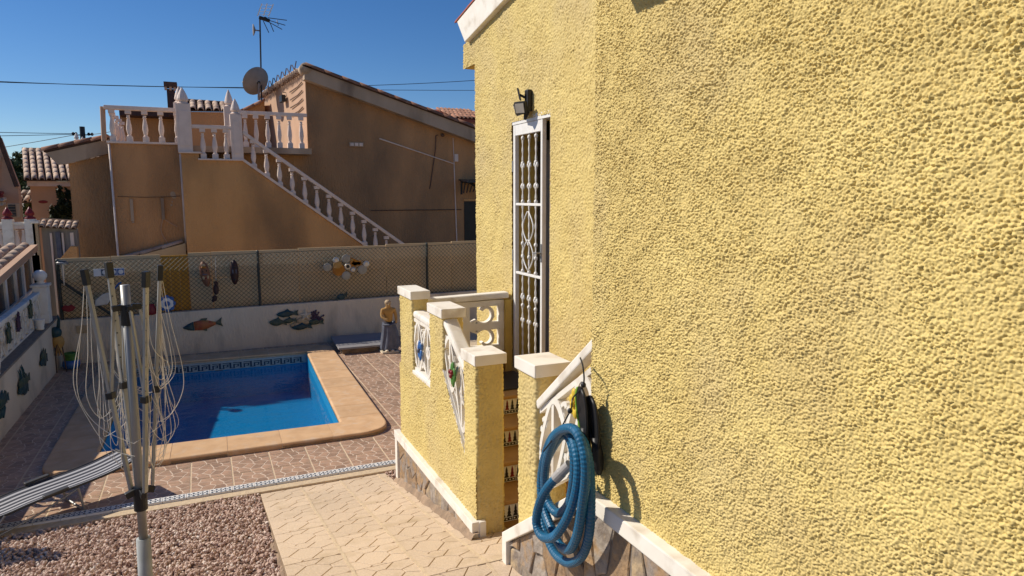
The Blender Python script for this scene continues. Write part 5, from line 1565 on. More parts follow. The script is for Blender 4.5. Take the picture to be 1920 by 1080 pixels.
# solar stake lamp, vase, bird figure, slab, statue
t = thing('stake_lamp', 'solar stake lamp with flat dark head near the left fence corner', 'lamp', (-2.21, 13.70, -1.6))
mb = MB(); mb.lathe([(.085, 0), (.09, .03), (.06, .05)], 12, (-2.21, 13.72, -1.135)); mb.build('lamp_head', M['steel'], t)
mb = MB(); mb.box(-2.27, -2.15, 13.66, 13.78, -1.083, -1.075); mb.build('solar_panel', M['glass'], t)
mb = MB(); mb.tube([(-2.21, 13.72, -1.13), (-2.21, 13.72, -1.50)], [.026, .008], 8); mb.build('stake', M['silver'], t)
t = thing('glazed_vase', 'green and blue glazed vase standing on tiles in the far left corner', 'vase', (-2.16, 13.42, -2.90))
mb = MB(); mb.lathe([(.07, 0), (.10, .01), (.135, .07), (.13, .13), (.10, .155)], 16, (-2.16, 13.42, -2.90)); mb.build('base', M['blue'], t, smooth=True)
mb = MB(); mb.lathe([(.10, .153), (.09, .19), (.085, .22), (.12, .27), (.115, .275), (.08, .24)], 16, (-2.16, 13.42, -2.90)); mb.build('neck', M['leaf'], t, smooth=True)
t = thing('bird_figure', 'tall bird garden figure with dark blue head on thin legs in the corner', 'figure', (-2.28, 13.2, -2.90))
mb = MB(); mb.ell((-2.28, 13.2, -2.38), .09, .08, .12, 12, 8); mb.build('body', M['bronze'], t, smooth=True)
mb = MB(); mb.ell((-2.30, 13.2, -2.22), .085, .08, .10, 12, 8); mb.tube([(-2.27, 13.2, -2.18), (-2.24, 13.18, -2.0), (-2.25, 13.18, -1.92)], [.03, .02, .008], 8); mb.build('head', M['teal'], t, smooth=True)
for (dx, x1) in ((-.05, -2.34), (.05, -2.20)):
    mb = MB(); mb.tube([(-2.28 + dx, 13.2, -2.46), (x1, 13.2, -2.90)], .010, 6); mb.build('leg', M['rust'], t)
for k_ in range(6):
    mb = MB(); a = -1.9 + k_ * .15; mb.tube([(-2.28, 13.14, -2.40), (-2.28 + .16 * math.cos(a), 13.12, -2.40 + .20 * math.sin(a))], [.018, .006], 5); mb.build('feather', M['bronze'] if k_ % 2 else M['rust'], t)
t = thing('grey_lid', 'flat blue grey lid lying on tiles by the far wall', 'lid', (2.6, 13.0, -2.9))
mb = MB(); mb.add([(2.16, 12.50, -2.805), (3.14, 12.47, -2.805), (3.26, 13.55, -2.79), (2.20, 13.60, -2.79), (2.16, 12.50, -2.765), (3.14, 12.47, -2.765), (3.26, 13.55, -2.75), (2.20, 13.60, -2.75)], [(0, 3, 2, 1), (4, 5, 6, 7), (0, 1, 5, 4), (1, 2, 6, 5), (2, 3, 7, 6), (3, 0, 4, 7)]); mb.build('top', M['greyslab'], t, bevel=.012)
mb = MB(); mb.box(2.24, 3.08, 12.58, 13.5, -2.899, -2.80); mb.build('base', M['skirt'], t)
# ================================================================== statue
def skin_mesh(name, joints, edges, m_, sub=2):
    me = bpy.data.meshes.new(name); me.from_pydata([j[:3] for j in joints], edges, [])
    o = bpy.data.objects.new(name, me); C.objects.link(o)
    sk_ = o.modifiers.new("s", 'SKIN'); sv = me.skin_vertices[0].data
    for i, j in enumerate(joints): sv[i].radius = (j[3], j[4] if len(j) > 4 else j[3])
    sv[0].use_root = True
    ss = o.modifiers.new("u", 'SUBSURF'); ss.levels = sub; ss.render_levels = sub
    dg = bpy.context.evaluated_depsgraph_get(); dg.update()
    m2 = bpy.data.meshes.new_from_object(o.evaluated_get(dg)); m2.name = name
    bpy.data.objects.remove(o)
    m2.materials.clear(); m2.materials.append(m_)
    m2.polygons.foreach_set("use_smooth", [True] * len(m2.polygons))
    p = bpy.data.objects.new(name, m2); C.objects.link(p); return p
sx, sy = 3.08, 12.40
stt = thing('garden_statue', 'garden statue of a draped figure with ochre torso beside the grey lid', 'statue', (sx, sy, -2.9))
J = [(sx, sy, -2.34, .095, .075), (sx, sy, -2.24, .080, .062), (sx - .005, sy, -2.15, .105, .075), (sx, sy, -2.085, .085, .06), (sx, sy, -2.05, .035, .035), (sx - .005, sy - .01, -2.005, .052, .060), (sx - .005, sy - .012, -1.955, .050, .056),
     (sx - .11, sy, -2.095, .040), (sx - .135, sy - .03, -2.21, .033), (sx - .07, sy - .10, -2.27, .026), (sx - .03, sy - .115, -2.26, .022),
     (sx + .11, sy, -2.095, .040), (sx + .135, sy - .02, -2.21, .033), (sx + .13, sy - .06, -2.31, .026), (sx + .12, sy - .08, -2.35, .022)]
body = skin_mesh('body', J, [(0, 1), (1, 2), (2, 3), (3, 4), (4, 5), (5, 6), (3, 7), (7, 8), (8, 9), (9, 10), (3, 11), (11, 12), (12, 13), (13, 14)], M['bronze'])
attach(body, stt)
mb = MB(); mb.ell((sx - .005, sy + .005, -1.965), .062, .066, .058, 14, 8); mb.ell((sx, sy + .065, -1.975), .03, .03, .03, 10, 6)
mb.build('hair', M['sandshell'], stt, smooth=True)
mb = MB(); mb.ell((sx - .008, sy - .068, -1.993), .010, .014, .014, 8, 6); mb.build('nose', M['bronze'], stt, smooth=True)
vs = []; nr_, nl = 26, 44
for i in range(nr_ + 1):
    t_ = i / nr_; z = -2.335 - t_ * .50
    r = .112 + .035 * math.sin(t_ * 2.4) + .03 * t_ ** 3
    for j in range(nl):
        a = 2 * PI * j / nl
        f_ = 1 + (.05 + .07 * t_) * math.sin(a * 7 + t_ * 2.2 + math.sin(a * 2) * 1.4) + .03 * math.sin(a * 15 + t_ * 5)
        vs.append((sx + .02 * math.sin(t_ * 3) + r * f_ * math.cos(a), sy + r * .82 * f_ * math.sin(a), z + .02 * math.sin(a * 2 + 1) * (1 - t_)))
mb = MB(); mb.add(vs, [(i * nl + j, i * nl + (j + 1) % nl, (i + 1) * nl + (j + 1) % nl, (i + 1) * nl + j) for i in range(nr_) for j in range(nl)])
mb.build('drapery', M['drape'], stt, smooth=True)
mb = MB(); mb.tube([(sx - .12, sy - .06, -2.36), (sx, sy - .115, -2.38), (sx + .12, sy - .05, -2.35), (sx + .10, sy + .07, -2.34)], [.02, .026, .026, .02], 8); mb.build('waist_roll', M['drape'], stt, smooth=True)
for s_ in (-1, 1):
    mb = MB(); mb.ell((sx + s_ * .05 - .02, sy - .11, -2.848), .035, .06, .022, 10, 6); mb.build('foot', M['cream'], stt, smooth=True)
mb = MB(); mb.box(sx - .17, sx + .15, sy - .16, sy + .13, -2.899, -2.862); mb.build('plinth', M['cream'], stt, bevel=.01)

# ================================================================== neighbour's house beyond the fence
nh = thing('neighbour_house', 'ochre rendered neighbour house with stained sloping verge and outside stairs beyond the fence', 'house', (2, 18, -3))
def yface(name, poly, y, depth, m_, parent=nh, **kw):
    mb = MB(); mb.extr([(p[0], y, p[1]) for p in poly], (0, depth, 0)); return mb.build(name, m_, parent, **kw)
yface('wall', [(-2.53, -3.2), (-2.53, .70), (-1.72, .94), (-1.72, -3.2)], 17.4, 4, M['neigh'])
yface('wall', [(-1.70, -3.2), (-1.70, 1.135), (-.32, 1.135), (-.32, -3.2)], 17.0, 4.5, M['neigh'])
yface('wall', [(-.325, -3.2), (-.325, .93), (.03, .93), (.03, .79), (.90, .79), (3.64, -1.262), (6.0, -3.2)], 16.5, 1.1, M['neigh2'])
yface('wall', [(2.49, -3.2), (2.50, 2.86), (6.94, 1.45), (10.5, .32), (10.5, -3.2)], 17.7, .3, M['neigh'])
# sunlit tall side of the house, leading away
mb = MB(); mb.extr([(2.492, 17.72, -3), (2.492, 17.72, 3.03), (1.95, 22.9, 3.03), (1.95, 22.9, -3)], (.25, .0, 0)); mb.build('wall', M['peach'], nh)
mb = MB(); mb.extr([(10.2, 17.72, -3), (10.2, 17.72, .4), (10.2, 23, .4), (10.2, 23, -3)], (.25, 0, 0)); mb.build('wall', M['neigh'], nh)
# terrace floor and room behind it
mb = MB(); mb.box(-1.69, 2.48, 17.02, 22.4, 1.0, 1.134); mb.build('terrace_floor', M['fascia'], nh)
yface('wall', [(-1.9, 1.0), (-1.9, 2.28), (-.3, 2.36), (.75, 2.36), (1.0, 2.36), (1.9, 2.84), (1.9, 1.0)], 22.0, 1.2, M['neigh'])
yface('verge', [(2.44, 2.80), (2.44, 3.04), (2.52, 3.10), (6.94, 1.765), (10.6, .62), (10.6, .30), (6.94, 1.415)], 17.42, .30, M['fascia'])
mb = MB(); mb.extr([(2.40, 17.40, 3.10), (10.7, 17.40, .62), (10.7, 17.40, .66), (2.40, 17.40, 3.14)], (0, 6, 0)); nrf = mb.build('roof', M['roofdark'], nh)
vtile = barrel(.09, .46).mesh('roof_tile', M['roof'], smooth=True)
sl_ = math.atan((3.10 - .62) / 8.3)
for k_ in range(19):
    x = 2.42 + k_ * .42
    for yy in (17.44, 17.66):
        place('roof_tile', vtile, nrf, (x + .42, yy, 3.115 - (x + .42 - 2.4) * .2988 + .01), rot=Quaternion((0, 1, 0), sl_).to_matrix().to_4x4().to_euler() if False else (0, 0, 0))
        o = bpy.data.objects[-1] if False else None
def tile_row(parent, me, a, b_, n, up=(0, 0, 1), jit=.004):
    """overlapping barrel tiles laid from a (low end) to b (high end)"""
    a, b_ = Vector(a), Vector(b_); d = (b_ - a); L = d.length; d.normalize()
    x = d.cross(Vector(up)).normalized(); z = x.cross(d)
    R = Matrix((x, d, z)).transposed()
    e = (R @ Matrix.Rotation(math.radians(2.5), 3, 'X')).to_euler()
    for i in range(n):
        p = a + d * (L * i / n) + z * random.uniform(-jit, jit)
        place(me.name.split('.')[0], me, parent, p, rot=tuple(e))
for o in [o for o in nrf.children]: bpy.data.objects.remove(o)
for yy in (17.42, 17.66, 17.90, 18.14):
    tile_row(nrf, vtile, (10.6, yy, 3.115 - 8.2 * .2988), (2.46, yy, 3.115 - .06 * .2988), 19)
mb = MB(); mb.lathe([(.13, 0), (.13, .36)], 12, (2.47, 17.40, 3.05), axis='Y'); mb.build('ridge_tile', M['fascia'], nrf, smooth=True)
# tile ends above the sunlit side
ttile = barrel(.085, .30).mesh('eave_tile', M['roofpale'], smooth=True)
for k_ in range(24):
    t_ = k_ / 24
    place('eave_tile', ttile, nrf, (2.30 - .54 * t_, 17.85 + 5.1 * t_, 3.02), rz=-PI / 2 + .1)
yface('wall', [(-.36, 1.0), (-.36, 2.30), (.80, 2.34), (.80, 1.0)], 21.06, .4, M['neigh'])
yface('wall', [(-.3, -3.2), (-.3, 1.10), (2.49, 1.10), (2.49, -3.2)], 17.66, .2, M['neigh'])
# low tiled wing at the left, verge and tiles
yface('verge', [(-2.90, .92), (-1.735, 1.235), (-1.735, .945), (-2.53, .70), (-2.70, .68)], 17.28, .12, M['fascia'])
mb = MB(); mb.extr([(-2.93, 17.26, .93), (-1.735, 17.26, 1.24), (-1.735, 17.26, 1.26), (-2.93, 17.26, .96)], (0, 4, 0)); wrf = mb.build('roof', M['roofdark'], nh)
wt_ = barrel(.085, .34).mesh('roof_tile', M['roof'], smooth=True)
for yy in (17.30, 17.52, 17.74): tile_row(wrf, wt_, (-2.95, yy, .95), (-1.76, yy, 1.26), 4)
# ledges
mb = MB(); mb.box(-1.74, -.33, 16.93, 17.15, 1.135, 1.18); mb.build('ledge', M['balus'], nh, bevel=.008)
mb = MB(); mb.box(-.37, .08, 16.42, 16.75, .93, .965); mb.build('ledge', M['balus'], nh, bevel=.008)
mb = MB(); mb.box(.005, .93, 16.43, 16.75, .79, .825); mb.build('ledge', M['balus'], nh, bevel=.008)
mb = MB(); mb.extr([(.90, 16.45, .79), (.93, 16.45, .835), (4.9, 16.45, -2.14), (4.9, 16.45, -2.19)], (0, .25, 0)); mb.build('stair_string', M['balus'], nh)
for i in range(16):
    x = 1.0 + i * .27; z = .62 - i * .2
    mb = MB(); mb.box(x, x + .28, 16.72, 17.58, z - .5, z); mb.build('step', M['fascia'], nh)
# pipes, boxes, wires and vents on the walls
mb = MB(); mb.tube([(-1.70, 16.965, 1.12), (-1.695, 16.965, -1.25), (-1.66, 16.90, -1.33)], .022, 8); mb.build('downpipe', M['balus'], nh, smooth=True)
mb = MB(); mb.tube([(-.345, 16.95, 1.10), (-.345, 16.95, -1.2)], .026, 8); mb.build('downpipe', M['balus'], nh, smooth=True)
for z in (-.1, -.3):
    pass
mb = MB(); mb.box(-1.395, -1.335, 16.95, 17.0, -.52, -.05); mb.box(-1.38, -1.34, 16.95, 17.0, -.56, -.53); mb.build('cable_box', M['fascia'], nh, bevel=.004)
mb = MB(); mb.box(-.795, -.735, 16.95, 17.0, -.50, -.03); mb.build('cable_box', M['fascia'], nh, bevel=.004)
mb = MB(); mb.tube(spline([(-.78, 16.97, -.5), (-.83, 16.97, -.75), (-.72, 16.97, -1.02)], 8), .010, 6); mb.tube(spline([(-.74, 16.97, -.5), (-.60, 16.97, -.60), (-.50, 16.97, -.66)], 6), .010, 6); mb.build('loose_cable', M['peach'], nh)
mb = MB(); mb.tube([(-1.62, 16.985, .01), (-1.1, 16.985, -.01), (-.6, 16.985, .0), (-.40, 16.985, .02)], .006, 5); mb.build('wall_cable', M['rust'], nh)
for (dx, dz, r) in ((0, 0, .06), (.02, -.05, .05), (-.02, -.17, .018), (-.04, -.24, .022)):
    mb = MB(); mb.ell((-.55 + dx, 16.999, .06 + dz), r, .006, r, 9, 5); mb.build('plaster_patch', M['fascia'], nh)
mb = MB(); mb.box(3.50, 3.86, 17.66, 17.70, 1.255, 1.36)
vn = mb.build('vent', M['fascia'], nh)
for i in range(3):
    mb = MB(); mb.box(3.525 + i * .115, 3.61 + i * .115, 17.645, 17.66, 1.27, 1.345); mb.build('vent_block', M['balus'], vn, bevel=.003)
mb = MB(); mb.tube([(4.278, 17.68, 1.475), (6.30, 17.68, .869), (6.355, 17.68, -1.5)], .018, 6); mb.build('conduit', M['balus'], nh)
mb = MB(); mb.tube([(6.28, 17.68, 1.56), (6.30, 17.68, .87)], .010, 6); mb.build('conduit', M['balus'], nh)
mb = MB(); mb.box(6.31, 6.41, 17.64, 17.70, .93, 1.13); mb.build('meter_box', M['balus'], nh, bevel=.005)
mb = MB(); mb.tube([(5.86, 17.68, 1.62), (5.80, 17.68, 1.60), (5.78, 17.68, 1.25), (5.62, 17.68, .28), (5.60, 17.68, .20)], .012, 6); mb.ell((5.98, 17.66, 1.62), .05, .04, .05, 8, 6); mb.build('wall_wire', M['rust'], nh)
mb = MB(); mb.tube([(4.0, 17.685, -.36), (6.5, 17.685, -.36)], .012, 5); mb.build('wall_joint', M['rust'], nh)
mb = MB(); mb.box(6.58, 7.5, 17.685, 17.70, -2.2, -.10); mb.build('doorway', M['doordark'], nh)
mb = MB(); mb.box(6.56, 7.55, 17.66, 17.70, -.13, -.07); mb.build('door_lintel', M['neigh2'], nh)
cn = thing('door_canopy', 'black scrolled iron canopy bracket over the neighbour doorway', 'canopy', (6.6, 17.5, .2))
mb = MB(); mb.tube([(6.44, 17.5, .42), (6.44, 17.5, .05)], .03, 8); mb.tube(spline([(6.44, 17.45, .40), (6.65, 17.4, .36), (6.85, 17.35, .20), (6.95, 17.3, .02), (7.02, 17.3, -.10)], 6), .035, 8)
for k_ in range(5):
    mb.tube([(6.47 + k_ * .09, 17.43, .08 + k_ * .012), (6.52 + k_ * .09, 17.42, .38 - k_ * .05)], .016, 6)
mb.build('bracket', M['black'], cn)
mb = MB(); mb.extr([(6.42, 17.68, .43), (7.6, 17.68, .43), (7.6, 17.0, .36), (6.42, 17.0, .36)], (0, 0, .03)); mb.build('canopy_sheet', M['glass'], cn)

BPROF = [(.062, 0), (.062, .12), (.05, .125), (.052, .15), (.036, .165), (.045, .20), (.062, .30), (.056, .40), (.038, .52), (.030, .58), (.045, .595), (.030, .615), (.038, .66), (.06, .70), (.06, .78)]
def bal_mesh(h, k_=1.0, n=12):
    s_ = h / .78
    mb = MB(); mb.lathe([(r * k_ * .92, z * s_) for r, z in BPROF[2:13]], n)
    w_ = .060 * k_; mb.box(-w_, w_, -w_, w_, 0, .125 * s_); mb.box(-w_ * .95, w_ * .95, -w_ * .95, w_ * .95, .69 * s_, h)
    return mb.mesh('baluster', M['balus'])
def pillar_n(parent, x0, x1, y0, z0, z1, ft_):
    mb = MB(); d = x1 - x0; mb.box(x0, x1, y0, y0 + d, z0, z1); mb.box(x0 + .05, x1 - .05, y0 - .012, y0, z0 + .12, z1 - .14)
    p = mb.build('pillar', M['balus'], parent, bevel=.012)
    cx, cy = (x0 + x1) / 2, y0 + d / 2; r = d * .5
    H_ = ft_ - z1
    mb = MB(); mb.lathe([(r * .75, 0), (r * .9, .02), (r * .55, .05), (r * .82, .085), (r * .80, .12), (r * .62, .12 + (H_ - .12) * .35), (r * .36, .12 + (H_ - .12) * .7), (r * .14, .12 + (H_ - .12) * .93), (.012, H_)], 14, (cx, cy, z1)); mb.build('finial', M['balus'], p, smooth=False)
b1 = thing('terrace_balustrade', 'white turned balustrade along the left part of the neighbour roof terrace', 'balustrade', (-1, 17.05, 1.18))
m1 = bal_mesh(.66)
mb = MB(); mb.box(-1.75, -.30, 16.96, 17.12, 1.84, 1.925); mb.build('handrail', M['balus'], b1, bevel=.015)
for i in range(5): place('baluster', m1, b1, (-1.62 + i * .31, 17.04, 1.18))
mb = MB(); mb.tube([(-1.80, 17.10, 1.18), (-1.78, 17.10, 1.90)], .05, 8); mb.build('end_post', M['peach'], b1)
for yy in (17.6, 18.3, 19.0, 19.7):
    place('baluster', m1, b1, (-1.66, yy, 1.18))
pillar_n(b1, -.375, -.085, 16.47, .965, 1.97, 2.32)
pillar_n(b1, -.43, -.17, 17.25, 1.18, 2.08, 2.45)
b2 = thing('landing_balustrade', 'short white balustrade with three balusters between the two spired pillars', 'balustrade', (.4, 16.5, .83))
mb = MB(); mb.box(-.085, .70, 16.50, 16.64, 1.47, 1.545); mb.build('handrail', M['balus'], b2, bevel=.012)
m2 = bal_mesh(.645)
for x in (.12, .355, .59): place('baluster', m2, b2, (x, 16.57, .825))
pillar_n(b2, .69, .93, 16.47, .825, 1.80, 2.14)
pillar_n(b2, .62, .86, 17.70, 1.14, 2.10, 2.50)
b3 = thing('stair_balustrade', 'white balustrade sloping down along the neighbour outside stairs', 'balustrade', (2.7, 16.55, 0))
mb = MB(); mb.extr([(.94, 16.49, 1.46), (.94, 16.49, 1.37), (4.9, 16.49, -1.50), (4.9, 16.49, -1.41)], (0, .14, 0)); mb.build('handrail', M['balus'], b3, bevel=.012)
for i in range(14):
    x = 1.14 + i * .27
    zt = 1.37 - (x - .94) * .7247; zb_ = .83 - (x - .91) * .7480
    place('baluster', bal_mesh(zt - zb_ + .05) if i == 0 else m3, b3, (x, 16.56, zb_ - .03)) if i else None
    if i == 0:
        m3 = bal_mesh(zt - zb_ + .06); place('baluster', m3, b3, (x, 16.56, zb_ - .03))
b4 = thing('rear_balustrade', 'white balustrade in front of the sunlit wall behind the stair head', 'balustrade', (1.7, 17.6, 1.15))
mb = MB(); mb.box(.93, 2.475, 17.50, 17.63, 1.92, 2.0); mb.build('handrail', M['balus'], b4, bevel=.012)
mb = MB(); mb.box(.93, 2.48, 17.48, 17.66, 1.10, 1.165); mb.build('base_rail', M['balus'], b4, bevel=.008)
m4 = bal_mesh(.76)
for x in (1.06, 1.30, 1.56, 1.82, 2.06, 2.33): place('baluster', m4, b4, (x, 17.56, 1.162))

# chimney, rear tiled roof, aerial, dishes, floodlight, trellis
ch = thing('chimney', 'dark brick chimney with tiled cap behind the left roof terrace balustrade', 'chimney', (-.55, 21, 2.2))
mb = MB(); mb.box(-.66, -.46, 21.0, 21.25, 2.2, 2.88); mb.build('stack', M['wood_dark'], ch)
mb = MB(); mb.box(-.72, -.40, 20.95, 21.3, 2.93, 3.06); mb.build('cap', M['roofdark'], ch)
for x in (-.68, -.56, -.46): mb = MB(); mb.box(x - .03, x + .03, 20.96, 21.02, 2.84, 2.94); mb.build('cap_leg', M['roofpale'], ch)
rr_t = thing('rear_roof', 'small barrel tiled roof behind the spired pillars', 'roof', (.3, 21.5, 2.3))
mb = MB(); mb.extr([(-.35, 21.0, 2.30), (.80, 21.0, 2.34), (.80, 22.6, 2.72), (-.35, 22.6, 2.72)], (0, 0, .03)); mb.build('underlay', M['roofdark'], rr_t)
rt = barrel(.085, .36).mesh('roof_tile', M['roofpale'], smooth=True)
for i in range(6): tile_row(rr_t, rt, (-.25 + i * .20, 20.98, 2.345), (-.25 + i * .20, 22.3, 2.70), 5)
mb = MB(); mb.tube([(-.4, 22.5, 2.75), (.85, 22.5, 2.72)], .09, 8); mb.build('ridge_tile', M['roofdark'], rr_t)
lowr = barrel(.085, .36).mesh('roof_tile', M['roof'], smooth=True)
tile_row(rr_t, lowr, (1.0, 21.95, 2.33), (1.92, 21.95, 2.81), 3)
mb = MB(); mb.box(-1.85, -.35, 21.4, 22.0, 2.18, 2.33); mb.build('eave_beam', M['wood_dark'], rr_t)

sdsh = thing('satellite_dish', 'large grey satellite dish at the back of the neighbour roof', 'satellite dish', (1.6, 21, 2.7))
dn = Vector((-.50, .72, .48)).normalized(); du = dn.cross(Vector((0, 0, 1))).normalized(); dv = du.cross(dn)
dc = Vector((1.60, 21.0, 3.23)); vs = []; nr2 = 7; na = 26
for i in range(nr2 + 1):
    r = .41 * i / nr2
    for j in range(na):
        a = 2 * PI * j / na; vs.append(dc + du * r * math.cos(a) + dv * r * math.sin(a) - dn * .14 * (1 - (i / nr2) ** 2))
fs = [(i * na + j, i * na + (j + 1) % na, (i + 1) * na + (j + 1) % na, (i + 1) * na + j) for i in range(1, nr2) for j in range(na)] + [(na + j, na + (j + 1) % na, 0) for j in range(na)]
nv2 = len(vs); vs += [v - dn * .012 for v in vs]; fs += [tuple(nv2 + q for q in f[::-1]) for f in fs]
mb = MB(); mb.add(vs, fs); mb.build('dish', M['dish'], sdsh, smooth=True, recalc=False)
mb = MB(); mb.tube([dc - dv * .40, dc - dv * .26 + dn * .45], .014, 6); mb.build('feed_arm', M['dish'], sdsh)
mb = MB(); mb.tube([dc - dv * .25 + dn * .44, dc - dv * .18 + dn * .36], [.05, .04], 8); mb.build('feed', M['black'], sdsh)
mb = MB(); mb.tube([dc - dn * .15, (1.66, 20.95, 2.7)], .03, 8); mb.build('bracket', M['dish'], sdsh)
an = thing('tv_aerial', 'television aerial with white grid reflector on a mast above the dish', 'aerial', (1.78, 21, 2.8))
mb = MB(); mb.tube([(1.74, 21.0, 2.7), (1.80, 21.0, 4.97)], .022, 8); mb.build('mast', M['darkmetal'], an)
def an_pt(x, z): return (x, 21.0, z)
for (xa, za, xb, zb) in ((1.73, 4.97, 1.86, 5.30), (1.89, 4.99, 2.0, 5.32), (2.02, 4.99, 2.16, 5.32)):
    mb = MB(); mb.bar((xa, 20.9 , za), (xb, 20.85, zb), .03, .02); mb.build('reflector_bar', M['metalwhite'], an)
for k_ in range(4):
    t_ = .1 + k_ * .27; mb = MB(); mb.tube([(1.73 + .13 * t_, 20.88, 4.97 + .33 * t_), (2.02 + .14 * t_, 20.87, 4.99 + .33 * t_)], .006, 5); mb.build('reflector_rod', M['metalwhite'], an)
mb = MB(); mb.tube([(1.78, 20.95, 4.95), (2.05, 20.9, 4.87)], .05, 8); mb.ell((1.93, 20.93, 4.92), .07, .06, .06, 8, 6); mb.build('dipole_box', M['black'], an)
for (xa, za, xb, zb) in ((2.0, 4.95, 2.50, 4.91), (2.0, 4.89, 2.45, 4.77), (2.0, 4.85, 2.36, 4.65), (1.88, 4.85, 2.0, 4.53), (2.06, 4.81, 2.13, 4.57), (2.24, 4.91, 2.26, 4.75)):
    mb = MB(); mb.tube([(xa, 20.9, za), (xb, 20.8, zb)], .011, 6); mb.build('element', M['darkmetal'], an)
mb = MB(); mb.lathe([(.02, .05), (.10, .02), (.15, 0), (.155, -.02), (.10, .0), (.01, .03)], 16, (1.62, 20.95, 4.60), axis='X', sy=1.0); mb.tube([(1.66, 20.97, 4.60), (1.78, 21, 4.60)], .018, 6); mb.build('small_dish', M['dish'], an, smooth=True)
fl = thing('floodlight', 'small dark floodlight on the sunlit side wall of the neighbour house', 'floodlight', (2.2, 19.9, 2.6))
mb = MB(); mb.obox((2.17, 19.8, 2.62), Vector((1, .1, 0)) * .05, Vector((-.1, 1, 0)) * .16, (0, 0, .09)); mb.build('housing', M['black'], fl, bevel=.01)
mb = MB(); mb.tube([(2.25, 19.8, 2.66), (2.30, 19.8, 2.78), (2.17, 19.8, 2.80)], .012, 6); mb.build('bracket', M['darkmetal'], fl)
tr = thing('iron_trellis', 'rusty zigzag iron trellis along the eave of the sunlit wall', 'trellis', (2.1, 19.5, 3.0))
tm = MB()
for k_ in range(9):
    y = 18.0 + k_ * .55; x = 2.40 - (y - 17.7) * .104
    for (q, z0_, z1_) in ((0, 2.95, 3.30), (1, 3.30, 2.95)):
        tm.tube([(x - .03, y, z0_), (x - .06, y + .55, z1_)], .013, 5)
tm.build('lattice_bars', M['rust'], tr)
for k_ in range(4):
    z = 2.75 - k_ * .2; mb = MB(); mb.tube([(2.44, 17.95, z + .05), (2.40, 18.4, z), (2.30, 19.2, z - .03)], .014, 5); mb.build('cable_run', M['rust'], tr)
# capped low wall in front of it
lw = thing('sloping_wall', 'low beige wall with a sloping tile cap behind the fence below the cable boxes', 'wall', (-1, 16.8, -3))
mb = MB(); mb.extr([(-1.66, 16.8, -3.2), (-1.66, 16.8, -1.36), (-.36, 16.8, -1.02), (-.36, 16.8, -3.2)], (0, .15, 0)); mb.build('wall', M['panel'], lw)
ct = barrel(.075, .44).mesh('cap_tile', M['roofpale'], smooth=True); tile_row(lw, ct, (-1.68, 16.87, -1.36), (-.40, 16.87, -1.02), 3)

# ================================================================== left background
def simple_wall(name, label, cat, poly, y, depth, m_):
    t = thing(name, label, cat, (poly[0][0], y, -3)); yface('wall', poly, y, depth, m_, t); return t
gw = simple_wall('gate_wall', 'small white gate wall with two rows of barrel tiles on top', 'wall', [(-2.96, -3.2), (-2.96, -.60), (-2.36, -.66), (-2.36, -3.2)], 16.5, .25, M['greycloth'])
gt_ = barrel(.05, .20, n=6).mesh('cap_tile', M['roofpale'], smooth=True)
mb = MB(); mb.extr([(-3.0, 16.36, -.60), (-2.34, 16.36, -.66), (-2.34, 16.8, -.50), (-3.0, 16.8, -.44)], (0, 0, .02)); mb.build('cap', M['roofdark'], gw)
for r_i in range(2):
    for k_ in range(6):
        place('cap_tile', gt_, gw, (-2.93 + k_ * .108, 16.34 + r_i * .17, -.60 - k_ * .010 + r_i * .055), rot=(.33, 0, 0))
for (x, w_) in ((-2.80, .035), (-2.60, .03), (-2.44, .06)):
    mb = MB(); mb.box(x - w_ / 2, x + w_ / 2, 16.44, 16.49, -3, -.72); mb.build('frame_post', M['balus'], gw)
mb = MB(); mb.box(-2.72, -2.64, 16.45, 16.49, -2.5, -.70); mb.build('dark_slat', M['drape'], gw)
ow = thing('ochre_wedge_wall', 'little ochre wall with slanting top behind the fence left of the house', 'wall', (-2.55, 16.0, -3))
yface('wall', [(-2.66, -3.2), (-2.66, -1.27), (-2.43, -.98), (-2.32, -.99), (-2.32, -3.2)], 16.1, .2, M['neigh2'], ow)
cw = thing('corner_pilaster', 'peeling cream pilaster between the white balustrade and the tiled gate wall', 'pilaster', (-3.03, 16.5, -3))
mb = MB(); mb.box(-3.08, -2.98, 16.3, 16.42, -3.2, -.50); mb.build('shaft', M['sandshell'], cw, bevel=.01)
mb = MB(); mb.box(-3.10, -2.96, 16.28, 16.44, -.52, -.46); mb.build('cap', M['white'], cw, bevel=.01)
wb = thing('garden_balustrade', 'white balustrade with two red finials beyond the sunroom roof', 'balustrade', (-3.3, 16.4, -3))
for x in (-3.48, -3.11):
    mb = MB(); mb.box(x - .09, x + .09, 16.3, 16.48, -3.2, -.43); p_ = mb.build('pillar', M['white'], wb, bevel=.01)
    mb = MB(); mb.lathe([(.095, 0), (.095, .03), (.045, .055), (.085, .09), (.07, .14), (.03, .20), (.008, .24)], 12, (x, 16.39, -.43)); mb.build('finial', M['red'], p_, smooth=True)
mb = MB(); mb.box(-4.6, -3.0, 16.34, 16.44, -.55, -.49); mb.build('handrail', M['white'], wb, bevel=.01)
m5 = bal_mesh(.60, 1.0)
for x in (-3.36, -3.24, -3.62, -3.76): place('baluster', m5, wb, (x, 16.39, -1.15))
mb = MB(); mb.box(-4.6, -3.0, 16.3, 16.5, -3.2, -1.15); mb.build('base_wall', M['white'], wb)

